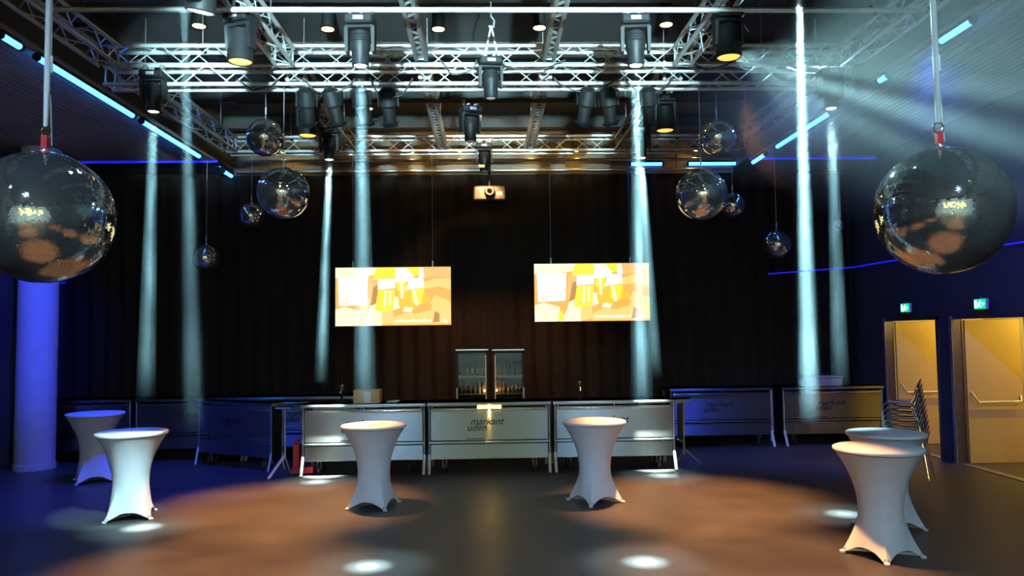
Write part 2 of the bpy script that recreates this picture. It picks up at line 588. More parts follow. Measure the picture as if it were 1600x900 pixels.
# column --------------------------------------------------------------
pc = on_z(38, 737, 0)
col = MB().lathe([(0.34, 0), (0.34, 0.10), (0.325, 0.11), (0.325, ZS - 0.02)], 40).build('column', M_COLUMN, None, True, (pc.x, pc.y + 0.3, 0))
struct(col, 'round concrete column washed with blue light')

# foyer windows in the wall behind the camera (seen in the mirror balls)
for i, x in enumerate((-3.6, -1.2, 1.2, 3.6)):
    wd = MB()
    wd.box(x - 0.9, x + 0.9, YF, YF + 0.08, 2.3, 2.4).box(x - 0.9, x + 0.9, YF, YF + 0.08, 4.6, 4.7)
    for dx in (-0.9, -0.03, 0.84):
        wd.box(x + dx, x + dx + 0.06, YF, YF + 0.08, 2.4, 4.6)
    wo = struct(wd.build('window_%d' % (i + 1), M_BLACK))
    MB().box(x - 0.84, x + 0.84, YF + 0.01, YF + 0.02, 2.4, 4.6).build('pane', M_WINLIT, wo)

# blue LED tubes ------------------------------------------------------
def led_tube(a, b, label, m=None, r=0.038):
    a, b = Vector(a), Vector(b)
    e = empty('led_tube', a, label, 'LED tube', 'blue LED tubes around the ceiling edge')
    d = b - a
    L = d.length
    dn = d.normalized()
    MB().tube([(0, 0, 0), d], r, 10).build('tube', m or M_LED, e, True)
    up_ = Vector((0, 0, 0.035))
    MB().tube([up_, d + up_], r * 1.05, 6).build('holder', M_BLACK, e)
    for q in (Vector((0, 0, 0)), d):
        s = -1 if q.length < 1e-6 else 1
        MB().tube([q, q + dn * s * 0.04], r * 1.25, 10).build('end_cap', M_BLACK, e, True)
    for t in (0.15, 0.85):
        MB().tube([d * t + up_, d * t + (Vector((0, 0.13, 0.05)) if abs(d.x) > abs(d.y) else Vector((0, 0, 0.10)))], 0.012, 6).build('bracket', M_BLACK, e)


LX = 5.42
for (a, b, lb) in (((2, 50), (30, 69), 'first'), ((59, 86), (207, 175), 'second'), ((222, 183), (311, 237), 'third'), ((349, 261), (375, 275), 'last')):
    pa, pb = on_x(*a, -LX), on_x(*b, -LX)
    led_tube((-LX, pa.y, 5.72), (-LX, pb.y, 5.72), 'bright blue LED tube on the column side, %s of the row running to the curtain' % lb)
for (a, b, lb) in (((1518, 10), (1470, 42), 'first'), ((1386, 95), (1374, 105), 'second'), ((1296, 153), (1214, 207), 'third'), ((1195, 221), (1176, 232), 'last')):
    pa, pb = on_x(*a, LX), on_x(*b, LX)
    led_tube((LX, pa.y, 5.72), (LX, pb.y, 5.72), 'bright blue LED tube on the door side, %s of the row running to the curtain' % lb)
for (a, b, lb) in (((986, 262), (1034, 260), 'shorter'), ((1076, 256), (1157, 251), 'longer')):
    pa, pb = on_y(*a, 16.18), on_y(*b, 16.18)
    led_tube((pa.x, 16.18, 5.90), (pb.x, 16.18, 5.90), '%s blue LED tube fixed crosswise in front of the brown bulkhead' % lb)
# dim blue line at mid height around the door side and the column side
pts = [on_y(1200, 428, 16.2), on_y(1330, 418, 16.2), on_x(1390, 408, 7.93), on_x(1480, 396, 7.93), on_x(1640, 372, 7.93)]
tag(MB().tube(pts, 0.014, 6).build('led_strip', M_LEDD), 'thin dim blue LED line running along the wall above the doors', 'LED strip')
pts = [on_x(60, 444, -8.85), on_x(132, 440, -8.85)]
tag(MB().tube(pts, 0.014, 6).build('led_strip', M_LEDD), 'short dim blue LED line on the wall by the column', 'LED strip')

# downlights ----------------------------------------------------------
dl = None
for i, (px, py) in enumerate(((311, 41), (512, 46), (685, 46), (843, 44), (1041, 39), (575, 170), (695, 158))):
    p = on_z(px, py, 6.52)
    lb = 'warm round ceiling downlight above the double truss, between the dark beams' if i < 5 else 'warm round ceiling downlight near the curtain, behind the double truss'
    if dl is None:
        dl = empty('downlight', p, lb, 'downlight', 'warm ceiling downlights')
        MB().lathe([(0.10, 0.03), (0.11, 0.0), (0.10, -0.005), (0.08, 0.005)], 20).build('ring', M_BLACK, dl, True)
        MB().lathe([(0.082, 0.010), (0.082, 0.0), (0.04, -0.016)], 20).build('lens', M_DOWN, dl, True)
        MB().lathe([(0.09, 0.28), (0.09, 0.02)], 16).build('can', M_BLACK, dl, True)
    else:
        copy_thing(dl, p, lb)
p = on_x(1332, 146, 5.6)
copy_thing(dl, p, 'warm round downlight hanging beside the blue LED tubes on the door side')

# ------------------------------------------------------------------ trusses
def truss(a, b, s, label, m=M_ALU, name='lighting_truss', rc=0.027, rl=0.009, group=None, hang=True):
    """box truss; a and b are the bottom front corner ends; runs along X or Y"""
    a, b = Vector(a), Vector(b)
    d = b - a
    L = d.length
    rz = math.atan2(d.y, d.x)
    e = empty(name, a, label, 'truss', group, rz)
    cs = [(0, 0), (s, 0), (s, s), (0, s)]
    for (y, z) in cs:
        MB().tube([(0, y, z), (L, y, z)], rc, 10).build('chord', m, e, True)
    lc = MB()
    n = max(2, round(L / (s * 1.35)))
    st = L / n
    for k in range(4):
        (y0, z0), (y1, z1) = cs[k], cs[(k + 1) % 4]
        for i in range(n):
            q0, q1 = ((y0, z0), (y1, z1)) if i % 2 == 0 else ((y1, z1), (y0, z0))
            lc.tube([(i * st + 0.02, *q0), ((i + 1) * st - 0.02, *q1)], rl, 5, cap=False)
    for x in (0.03, L - 0.03):
        for k in range(4):
            lc.tube([(x, *cs[k]), (x, *cs[(k + 1) % 4])], rl * 1.4, 6, cap=False)
    if hang:
        for t in (0.12, 0.88):
            MB().tube([(L * t, s / 2, s - 0.01), (L * t, s / 2, ZC - 0.01 - a.z)], 0.008, 6).build('hanger', M_WIRE, e)
            MB().box(L * t - 0.02, L * t + 0.02, -0.02, s + 0.02, s - 0.02, s + 0.035).build('hanger_clamp', M_BLACK, e)
    l = lc.build('lacing', m, e, True)
    l['kind'] = 'stuff'
    return e


truss((-4.85, 9.82, 5.815), (4.85, 9.82, 5.815), 0.25, 'bright aluminium cross truss, upper of the double truss spanning the hall')
truss((-4.85, 9.74, 5.535), (4.85, 9.74, 5.535), 0.24, 'bright aluminium cross truss, lower of the double truss spanning the hall', hang=False)
truss((-4.85, 14.3, 5.76), (4.85, 14.3, 5.76), 0.27, 'warm-lit aluminium cross truss close to the curtain', M_ALU)
for s, nm in ((-1, 'column side'), (1, 'door side')):
    xo = s * 4.75 + 0.125
    truss((xo, 4.4, 5.75), (xo, 9.66, 5.75), 0.25, 'long aluminium side truss on the %s, running toward the front' % nm, M_ALUD)
    truss((xo, 10.2, 5.75), (xo, 14.2, 5.75), 0.25, 'long aluminium side truss on the %s, between double truss and curtain' % nm, M_ALUD)
    xi = s * 2.55 + 0.11
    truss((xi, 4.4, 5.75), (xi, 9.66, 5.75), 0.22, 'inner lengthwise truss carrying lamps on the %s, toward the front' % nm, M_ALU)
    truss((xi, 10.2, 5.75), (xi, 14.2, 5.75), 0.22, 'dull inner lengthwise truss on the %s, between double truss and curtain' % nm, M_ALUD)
    xm = s * 0.82 + 0.06
    truss((xm, 4.4, 5.84), (xm, 9.70, 5.84), 0.12, 'slim lengthwise ladder truss near the hall centre on the %s, front part' % nm, M_ALUD, rc=0.03, rl=0.018)
    truss((xm, 10.2, 5.78), (xm, 14.2, 5.78), 0.12, 'slim lengthwise ladder truss near the hall centre on the %s, rear part' % nm, M_ALUD, rc=0.03, rl=0.018)
# single pipes
for (y, z, x0, x1, lb, m) in ((7.7, 5.63, -4.4, 4.6, 'bright single pipe hung crosswise in front of the double truss', M_ALU),
                              (11.1, 5.72, -3.6, 3.6, 'dull single pipe hung crosswise behind the double truss', M_BLACK)):
    e = empty('lighting_pipe', (0, y, z), lb, 'pipe')
    MB().tube([(x0, 0, 0), (x1, 0, 0)], 0.028, 10).build('tube', m, e, True)
    for x in (-2.55, 2.55):
        MB().tube([(x, 0, 0), (x, 0, 0.12)], 0.02, 6).build('clamp', M_BLACK, e)

# ------------------------------------------------------------------ moving heads
def make_head(kind, lens_mat, label, group):
    """origin at the top of the clamp; lens points down at z = -0.58"""
    e = empty('moving_head', (0, 0, 0), label, 'stage light', group)
    for x in (-0.105, 0.105):
        c = MB()
        c.tube([(x, 0, 0.0), (x, 0, -0.075)], 0.012, 8)
        c.box(x - 0.018, x + 0.018, -0.035, 0.035, -0.03, 0.02)
        c.build('clamp', M_ALUD, e)
    base = MB().bbox(-0.145, 0.145, -0.13, 0.13, -0.165, -0.07, 0.018).build('base', M_BLACK, e)
    MB().box(-0.05, 0.05, -0.134, -0.13, -0.14, -0.10).build('display', M_GREY, base)
    for x in (-0.09, 0.02):
        MB().tube([(x, -0.10, -0.072), (x + 0.03, -0.13, -0.055)], 0.012, 6).build('connector', M_ALU, base, True)
    y = MB()
    y.bbox(-0.15, 0.15, -0.07, 0.07, -0.20, -0.165, 0.01)
    for s in (-1, 1):
        vs = [(s * 0.115, -0.07, -0.19), (s * 0.155, -0.07, -0.19), (s * 0.155, 0.07, -0.19), (s * 0.115, 0.07, -0.19),
              (s * 0.12, -0.045, -0.44), (s * 0.15, -0.045, -0.44), (s * 0.15, 0.045, -0.44), (s * 0.12, 0.045, -0.44)]
        fs = [(0, 3, 2, 1), (4, 5, 6, 7), (0, 1, 5, 4), (1, 2, 6, 5), (2, 3, 7, 6), (3, 0, 4, 7)]
        y.quadmesh(vs, fs if s > 0 else [tuple(reversed(f)) for f in fs])
    y.build('yoke', M_BLACK, e)
    if kind == 'spot':
        pr = [(0.06, -0.215), (0.098, -0.235), (0.105, -0.30), (0.102, -0.40), (0.088, -0.44), (0.085, -0.575), (0.07, -0.58), (0.066, -0.565)]
        lr, lz = 0.064, -0.568
    else:
        pr = [(0.07, -0.215), (0.105, -0.24), (0.112, -0.33), (0.118, -0.40), (0.125, -0.44), (0.135, -0.56), (0.125, -0.575), (0.118, -0.56)]
        lr, lz = 0.116, -0.562
    hd = MB().lathe(pr, 28).build('head', M_BLACK, e, True)
    MB().lathe([(lr, lz), (lr * 0.9, lz - 0.008), (lr * 0.4, lz - 0.014)], 28).build('lens', lens_mat, hd, True)
    for k in range(3):
        MB().lathe([(0.104, -0.27 - 0.03 * k), (0.110, -0.275 - 0.03 * k), (0.104, -0.28 - 0.03 * k)], 28, caps=False).build('cooling_fin', M_BLACK, hd, True)
    return e


G_W = 'white moving head spots'
G_A = 'amber moving head washes'
BEAM = {}


def beam_mat():
    m = bpy.data.materials.new('lit_haze')
    m.use_nodes = True
    nt = m.node_tree
    nt.nodes.remove(nt.nodes['Principled BSDF'])
    vs = nt.nodes.new('ShaderNodeVolumeScatter')
    vs.inputs['Color'].default_value = (0.72, 0.95, 1.0, 1)
    vs.inputs['Anisotropy'].default_value = 0.0
    tc = nt.nodes.new('ShaderNodeTexCoord')
    mp = nt.nodes.new('ShaderNodeMapping')
    mp.inputs['Scale'].default_value = (3.0, 3.0, 1.4)
    nt.links.new(tc.outputs['Object'], mp.inputs[0])
    nz = nt.nodes.new('ShaderNodeTexNoise')
    nz.inputs['Scale'].default_value = 1.0
    nz.inputs['Detail'].default_value = 2
    nt.links.new(mp.outputs[0], nz.inputs['Vector'])
    sp = nt.nodes.new('ShaderNodeSeparateXYZ')
    nt.links.new(tc.outputs['Object'], sp.inputs[0])
    fd = nt.nodes.new('ShaderNodeMapRange')      # haze thins out below about two metres
    fd.inputs['From Min'].default_value = 1.55
    fd.inputs['From Max'].default_value = 2.15
    nt.links.new(sp.outputs['Z'], fd.inputs['Value'])
    mr = nt.nodes.new('ShaderNodeMapRange')
    mr.inputs['From Min'].default_value = 0.3
    mr.inputs['From Max'].default_value = 0.7
    mr.inputs['To Min'].default_value = 0.45
    mr.inputs['To Max'].default_value = 1.5
    nt.links.new(nz.outputs['Fac'], mr.inputs['Value'])
    mu = nt.nodes.new('ShaderNodeMath')
    mu.operation = 'MULTIPLY'
    nt.links.new(mr.outputs[0], mu.inputs[0])
    nt.links.new(fd.outputs[0], mu.inputs[1])
    m2 = nt.nodes.new('ShaderNodeMath')
    m2.operation = 'MULTIPLY'
    m2.inputs[1].default_value = 0.075
    nt.links.new(mu.outputs[0], m2.inputs[0])
    nt.links.new(m2.outputs[0], vs.inputs['Density'])
    nt.links.new(vs.outputs[0], nt.nodes['Material Output'].inputs['Volume'])
    return m


M_HAZE = beam_mat()


def haze_shaft(a, b, deg, label):
    """shaft of hanging haze the spotlight falls through; modelled in world metres so the haze layer stays level"""
    a, b = Vector(a), Vector(b)
    t = (a.z - 1.5) / (a.z - b.z)
    e = a + (b - a) * t
    L = (e - a).length
    r1 = 0.045 + math.tan(R(deg / 2)) * L * 1.05
    o = MB().tube([a, e], [0.055, r1], 20).build('light_beam', M_HAZE, None, True)
    return tag(o, label, 'light beam', 'light beams in the haze')


head_s = make_head('spot', M_WHITELENS, 'x', G_W)
head_w = make_head('wash', M_AMBLENS, 'x', G_A)
head_d = make_head('spot', M_DIMLENS, 'x', 'unlit moving heads')
used = set()


def place_head(src, loc, label, rz=0.0, rot=None):
    if src.name not in used:
        used.add(src.name)
        src.location = loc
        src.rotation_euler = rot if rot else (0, 0, rz)
        src['label'] = label
        return src
    return copy_thing(src, loc, label, rz, rot=rot)


# (lens pixel, floor pixel, top height, watts, cone, label, beam label)
SPOTS = [
    ((568, 80), (575, 885), 5.62, 42000, 2.4, 'lit moving head on the bright front pipe, column side of the hall centre', 'pale light beam passing the screen beside the beer tap'),
    ((989, 76), (1008, 878), 5.62, 150000, 2.4, 'lit moving head on the bright front pipe, door side of the hall centre', 'intense white light beam falling past the screen nearer the doors'),
    ((511, 245), (495, 753), 5.74, 90000, 2.2, 'lit moving head on the inner truss above the red trolley end of the bar', 'clear light beam falling to the bar end with the red trolley'),
    ((1021, 236), (1035, 743), 5.74, 26000, 2.2, 'lit moving head on the inner truss above the door-side end of the bar', 'faint light beam falling to the door-side end of the bar'),
    ((240, 161), (222, 824), 5.74, 42000, 2.2, 'lit moving head on the side truss above the brightest white table', 'light beam falling in front of the brightest white table'),
    ((1298, 152), (1320, 803), 5.74, 16000, 2.2, 'lit moving head on the side truss above the pair of white tables', 'very faint light beam falling to the pair of white tables'),
]
for (lp, fp, zt, wt, deg, lb, bl) in SPOTS:
    fl = on_z(*fp, 0)
    # the lens hangs at its height on the vertical through the truss: depth follows from the floor spot
    lens = on_y(*lp, fl.y)
    if fl.y < 8.5:
        lens.y = 7.7                        # on the bright front pipe
    if fl.y > 11:
        lens.x = math.copysign(2.55, lens.x)   # under the inner truss
    lens.z = zt - 0.58
    h = place_head(head_s, (lens.x, lens.y, zt), lb, random.uniform(-0.12, 0.12))
    d = (fl - lens).normalized()
    src = lens + d * 0.03
    spot('moving_head_light', src, fl, wt, COOL, deg, 0.45, 0.03)
    spot('moving_head_extra', src, fl, 19000, COOL, 6.0, 0.9, 0.05)
    spot('moving_head_extra', src, fl, 1700, COOL, 18, 1.0, 0.05)
    if fl.y > 11:                           # added spot aimed at the bar front to make its white streak
        spot('moving_head_extra', src, (fl.x, fl.y + 0.55, 0.5), 42000, (0.80, 0.95, 0.92), 9, 1.0, 0.05)
    haze_shaft(src, fl, deg, bl)
# two heads above the top edge of the picture, their beams are in view
for (p_, q_, wt, lb, bl) in (((291, 150), (300, 540), 36000, 'lit moving head on the front part of the inner truss, column side', 'broad pale light beam falling between mirror ball and curtain on the column side'),
                             ((1250, 60), (1261, 480), 260000, 'lit moving head on the front part of the inner truss, door side', 'broadest and brightest light beam falling beside the big mirror ball on the door side')):
    a, b = on_y(*p_, 6.2), on_y(*q_, 6.2)
    d = (b - a) / (b.z - a.z)
    b = a - d * a.z
    a = a + d * (5.14 - a.z)
    place_head(head_s, (a.x, 6.2, 5.75), lb)
    spot('moving_head_light', a, b, wt, COOL, 2.6, 0.5, 0.03)
    haze_shaft(a, b, 2.6, bl)
for (x, y, nm) in ((-4.4, 3.4, 'column'), (4.4, 3.2, 'door')):
    copy_thing(head_s, (x, y, 5.75), 'lit moving head over the hall front beside the big mirror ball, %s side' % nm)
    haze_shaft((x, y, 5.1), (x, y, 0), 4.0, 'light beam over the hall front beside the big mirror ball, %s side' % nm)
for (x, y) in ((-2.55, -1.4), (2.55, -1.4), (-4.6, -4.0), (4.6, -4.0)):
    copy_thing(head_s, (x, y, 5.75), 'lit moving head of the rig over the front part of the hall', group='heads over the hall front')
# tilted head throwing light on the double truss
pl = on_z(322, 15, 5.2)
place_head(head_w, (pl.x, pl.y, 5.78), 'tilted moving head with a white lens beside the bright end of the truss', rot=(0.25, 0.1, 0.3))
for ch in list(head_w.children):
    for g in ch.children:
        if g.name.startswith('lens'):
            g_lens = g
# amber washes
white_tilt = head_w
for (px, py, y, lb) in ((383, 97, 8.0, 'amber lit wash head on the inner truss in front of the double truss, column side'),
                        (1147, 90, 8.0, 'amber lit wash head on the inner truss in front of the double truss, door side'),
                        (485, 212, 11.0, 'amber lit wash head behind the double truss, column side'),
                        (1043, 204, 11.0, 'amber lit wash head behind the double truss, door side')):
    p = on_z(px, py, 5.17)
    p.x = math.copysign(2.55, p.x)
    h = copy_thing(head_w, (p.x, p.y, 5.74), lb, random.uniform(-0.4, 0.4))
    tx = p.x * 1.08
    spot('amber_wash', (p.x, p.y, 5.14), (tx, p.y - 0.15, 0), 5400 if y > 9 else 3800, AMBER, 46 if y > 9 else 40, 0.75, 0.09)
g_lens.data = g_lens.data.copy()
g_lens.data.materials[0] = M_WHITELENS
# unlit heads on the centre line
p = on_y(767, 154, 9.58)
h1 = place_head(head_d, (p.x, p.y, p.z + 0.58), 'dark moving head with a blue indicator under the middle of the double truss', 0.1)
MB().lathe([(0.018, 0), (0.018, 0.004)], 8).build('indicator', M_BLULED, h1, loc=(0, -0.14, -0.12)).rotation_euler = (PI / 2, 0, 0)
p = on_y(735, 222, 11.1)
copy_thing(h1, (p.x, p.y, 5.70), 'dark moving head on the dull cross pipe behind the double truss', 0.4)
p = on_y(757, 268, 13.9)
h3 = copy_thing(h1, (p.x, p.y, p.z + 0.58), 'dark moving head with a yellow indicator above the projector', 0.0)
MB().box(-0.10, 0.0, -0.11, -0.10, -0.52, -0.48).build('display_light', M_YELLED, h3)
p3 = p
MB().tube([(0, 0, 0), (0, 0, 5.72 - p.z - 0.58)], 0.02, 8).build('drop_pole', M_BLACK, h3)
# unseen heads added above the camera to go with the front fill
for x, lb in ((-3.2, 'added unseen moving head above the camera, column side'), (3.2, 'added unseen moving head above the camera, door side')):
    copy_thing(head_s, (x, 1.0, 6.25), lb, 0, rot=(0.9, 0, 0))

# projector -------------------------------------------------------------
p = on_y(765, 303, 14.3)
e = empty('projector', p, 'dark video projector with green indicators hanging in front of the curtain', 'projector')
MB().bbox(-0.30, 0.30, -0.22, 0.22, -0.15, 0.12, 0.025).build('body', M_BLACK, e)
MB().lathe([(0.09, 0.0), (0.10, 0.03), (0.08, 0.10), (0.075, 0.10)], 24).build('lens_barrel', M_BLACK, e, True, (0, -0.22, 0)).rotation_euler = (PI / 2, 0, 0)
MB().lathe([(0.07, 0.09), (0.05, 0.10)], 20).build('lens', M_DIMLENS, e, True, (0, -0.22, 0)).rotation_euler = (PI / 2, 0, 0)
for i in range(3):
    MB().quadmesh([(0.13 + i * 0.035, -0.224, -0.06), (0.15 + i * 0.035, -0.224, -0.06), (0.16 + i * 0.035, -0.224, 0.0), (0.14 + i * 0.035, -0.224, 0.0)], [(0, 1, 2, 3)]).build('indicator', M_GRNLED, e)
MB().box(-0.22, -0.12, -0.225, -0.22, 0.05, 0.08).build('badge', M_GREY, e)
MB().tube([(0, 0, 0.12), (0, 0, 5.82 - p.z)], 0.03, 8).build('pole', M_BLACK, e, True)

# profile spots under the double truss ---------------------------------
def make_can(label):
    e = empty('profile_spotlight', (0, 0, 0), label, 'stage light', 'dark profile spotlights under the double truss')
    MB().tube([(0, 0, 0.03), (0, 0, -0.07)], 0.018, 8).build('clamp', M_ALUD, e)
    y = MB()
    y.box(-0.13, 0.13, -0.015, 0.015, -0.075, -0.06)
    for s in (-1, 1):
        y.box(s * 0.13 - 0.006, s * 0.13 + 0.006, -0.015, 0.015, -0.26, -0.06)
    y.build('yoke', M_BLACK, e)
    b = MB().lathe([(0.06, 0.20), (0.11, 0.16), (0.115, -0.02), (0.085, -0.05), (0.08, -0.24), (0.095, -0.25), (0.095, -0.29), (0.07, -0.29)], 22).build('body', M_BLACK, e, True, (0, 0, -0.22))
    b.rotation_euler = (R(28), 0, 0)
    MB().lathe([(0.068, -0.275), (0.04, -0.285)], 18).build('lens', M_GREY, b, True)
    MB().box(-0.10, 0.10, -0.13, 0.13, -0.26, -0.255).build('gel_frame', M_BLACK, b)
    return e


can = None
for i, px in enumerate((480, 521, 566, 607, 915, 950, 1012)):
    p = on_y(px, 131, 9.78)
    lb = 'dark profile spotlight under the double truss, %s of the %s cluster' % (('first', 'second', 'third', 'fourth', 'first', 'second', 'third')[i], 'column-side' if i < 4 else 'door-side')
    if can is None:
        can = make_can(lb)
        can.location = (p.x, 9.76, 5.50)
    else:
        copy_thing(can, (p.x, 9.76, 5.50), lb, random.uniform(-0.5, 0.5))

# cable loops on the truss ----------------------------------------------
for i, (x, y, z, wd) in enumerate(((-2.9, 9.7, 5.55, 0.5), (-2.0, 9.7, 5.56, 0.7), (-1.2, 9.7, 5.56, 0.6), (0.6, 9.7, 5.8, 0.9), (1.3, 9.7, 5.56, 0.8), (2.1, 9.7, 5.57, 0.6), (2.9, 9.68, 5.8, 0.6), (-0.35, 9.7, 5.8, 0.5))):
    pts = []
    for k in range(13):
        t = k / 12
        pts.append((x - wd / 2 + wd * t + 0.03 * math.sin(9 * t + i), y - 0.04 + 0.02 * math.sin(7 * t), z - 0.28 * (1 - (2 * t - 1) ** 2) * (0.5 + 0.2 * (i % 3)) + 0.02))
    tag(MB().tube(pts, 0.011, 6).build('power_cable', M_RUBBER, None, True), 'black cable looped below the double truss', 'cable', 'cable loops on the truss')
for i, (px, py) in enumerate(((1098, 60), (1118, 62), (1145, 40))):
    q = on_y(px, py, 8.6)
    pts = [(q.x - 0.15, q.y, 5.78), (q.x - 0.05, q.y - 0.05, q.z + 0.1), (q.x, q.y, q.z - 0.15), (q.x + 0.12, q.y + 0.03, q.z + 0.05), (q.x + 0.2, q.y + 0.05, 5.78)]
    tag(MB().tube(pts, 0.012, 6).build('signal_cable', M_GREY, None, True), 'grey cable hanging off the inner truss on the door side', 'cable', 'grey cables by the wash head')
# lifting sling in the middle
p = on_y(767, 8, 9.6)
e = empty('lifting_sling', (p.x, 9.6, 5.8), 'pale lifting sling with hook over the middle of the double truss', 'sling')
MB().tube([(0, 0, 0.55), (0, 0, ZC - 5.8)], 0.012, 8).build('chain', M_WIRE, e)
MB().tube([(0.0, 0, 0.56), (0.04, 0, 0.50), (0.03, 0, 0.42), (-0.01, 0, 0.40), (-0.03, 0, 0.44)], 0.014, 8).build('hook', M_ALUD, e, True)
MB().tube([(0, 0, 0.44), (-0.10, 0.1, 0.0)], 0.012, 6).build('strap', M_ROPE, e)
MB().tube([(0, 0, 0.44), (0.10, 0.1, 0.0)], 0.012, 6).build('strap', M_ROPE, e)

# ------------------------------------------------------------------ mirror balls
def ball_mesh(D, tile, seed):
    rnd = random.Random(seed)
    r = D / 2
    rows = max(10, int(PI * r / tile))
    m = MB()
    g = 0.05
    vs, fs = [], []
    for i in range(rows):
        la = -PI / 2 + PI * (i + 0.5) / rows
        dla = PI / rows * (0.5 - g)
        n = max(4, int(2 * PI * r * math.cos(la) / tile))
        off = rnd.random() * 6
        for k in range(n):
            lo = 2 * PI * k / n + off
            dlo = PI / n * (1 - 2 * g)
            c = Vector((math.cos(la) * math.cos(lo), math.cos(la) * math.sin(lo), math.sin(la)))
            e1 = Vector((-math.sin(lo), math.cos(lo), 0))
            e2 = c.cross(e1)
            j1, j2 = rnd.gauss(0, 0.012), rnd.gauss(0, 0.012)
            hw = r * math.cos(la) * math.sin(dlo)
            hh = r * math.sin(dla)
            b = len(vs)
            for (a, d) in ((-1, -1), (1, -1), (1, 1), (-1, 1)):
                p = c * r + e1 * a * hw + e2 * d * hh + c * (a * hw * j1 + d * hh * j2)
                vs.append(p)
            fs.append((b, b + 1, b + 2, b + 3))
    m.quadmesh(vs, fs)
    return m.mesh('mirror_tile', M_MIRROR)


BALLM = {}


def mirror_ball(c, D, tile, label, top_z, kind='wire'):
    e = empty('mirror_ball', c, label, 'mirror ball', 'mirror balls hanging in the hall')
    r = D / 2
    key = (round(D, 2), tile)
    if key not in BALLM:
        core = MB()
        n = 32
        core.lathe([(max(0.001, (r - 0.003 - 0.002) * math.sin(PI * i / 20)), -(r - 0.005) * math.cos(PI * i / 20)) for i in range(21)], n)
        BALLM[key] = (ball_mesh(D, tile, len(BALLM) + 1), core.mesh('core', M_CORE, True))
    tm, cm = BALLM[key]
    for nm, me in (('mirror_tile', tm), ('core', cm)):
        o = bpy.data.objects.new(nm, me)
        COL.objects.link(o)
        o.parent = e
        o.rotation_euler = (0.02, 0.01, random.uniform(0, 6))
        if nm == 'mirror_tile':
            o['kind'] = 'stuff'
    s = min(1.0, D)
    MB().lathe([(0.05 * s, r - 0.01), (0.05 * s, r + 0.012), (0.02 * s, r + 0.02), (0.02 * s, r + 0.05)], 16).build('mounting_plate', M_ALUD, e, True)
    top = top_z - c[2]
    if kind == 'rope':
        MB().box(-0.022, 0.022, -0.022, 0.022, r + 0.03, r + 0.13).build('motor', M_RED, e)
        ring = [(0.04 * math.cos(t * PI / 6), 0, r + 0.16 + 0.045 * math.sin(t * PI / 6)) for t in range(13)]
        MB().tube(ring, 0.009, 8).build('shackle', M_CHROME, e, True)
        MB().tube([(0, 0, r + 0.20), (0.003, 0, r + 0.5), (0, 0, top)], [0.016, 0.022, 0.022], 10).build('sling', M_ROPE, e, True)
        MB().tube([(0.05, 0, r + 0.05), (0.03, 0, r + 0.45)], 0.006, 6).build('safety_wire', M_WIRE, e)
        MB().tube([(0.035, 0, r + 0.62), (0.03, 0, r + 0.75)], 0.012, 6).build('carabiner', M_ALU, e, True)
        MB().tube([(0.03, 0, r + 0.75), (0.02, 0, top)], 0.005, 6).build('safety_wire', M_WIRE, e)
    else:
        MB().tube([(0, 0, r + 0.04), (0, 0, top)], 0.006, 6).build('wire', M_WIRE, e)
        MB().tube([(0, 0, r + 0.06), (0, 0, r + 0.16)], 0.011, 6).build('shackle', M_ALU, e, True)
    return e


mirror_ball(on_y(68, 340, 5.9), 1.0, 0.013, 'huge mirror ball on a pale sling in front of the blue-lit column', 6.8, 'rope')
mirror_ball(on_y(1472, 329, 5.9), 1.0, 0.013, 'huge mirror ball on a pale sling in front of the exit doors', 6.8, 'rope')
for (px, py, y, D, lb, tz) in (
        (443, 302, 9.74, 0.66, 'medium mirror ball, lower of two under the double truss on the column side', 5.5),
        (415, 215, 10.02, 0.49, 'medium mirror ball, upper of two under the double truss on the column side', 5.5),
        (1096, 304, 9.74, 0.66, 'medium mirror ball, lower of two under the double truss on the door side', 5.5),
        (1120, 215, 10.02, 0.49, 'medium mirror ball, upper of two under the double truss on the door side', 5.5),
        (393, 337, 14.3, 0.45, 'small mirror ball behind the medium ball on the column side', 5.76),
        (322, 403, 15.2, 0.53, 'lowest small mirror ball in front of the curtain, column side', 5.82),
        (340, 255, 15.9, 0.20, 'tiny mirror ball among the blue tubes on the column side', 6.8),
        (1145, 321, 14.3, 0.45, 'small mirror ball behind the medium ball on the door side', 5.76),
        (1214, 382, 14.8, 0.55, 'lowest small mirror ball in front of the curtain, door side', 5.82),
        (1177, 243, 15.9, 0.20, 'tiny mirror ball among the blue tubes on the door side', 6.8),
        (1310, 352, 15.0, 0.22, 'tiny dark mirror ball seen behind the faintest beam', 5.8)):
    mirror_ball(on_y(px, py, y), D, 0.012 if D > 0.3 else 0.01, lb, tz)

# ------------------------------------------------------------------ bar counters
BW, BD, BH = 2.04, 0.66, 1.165


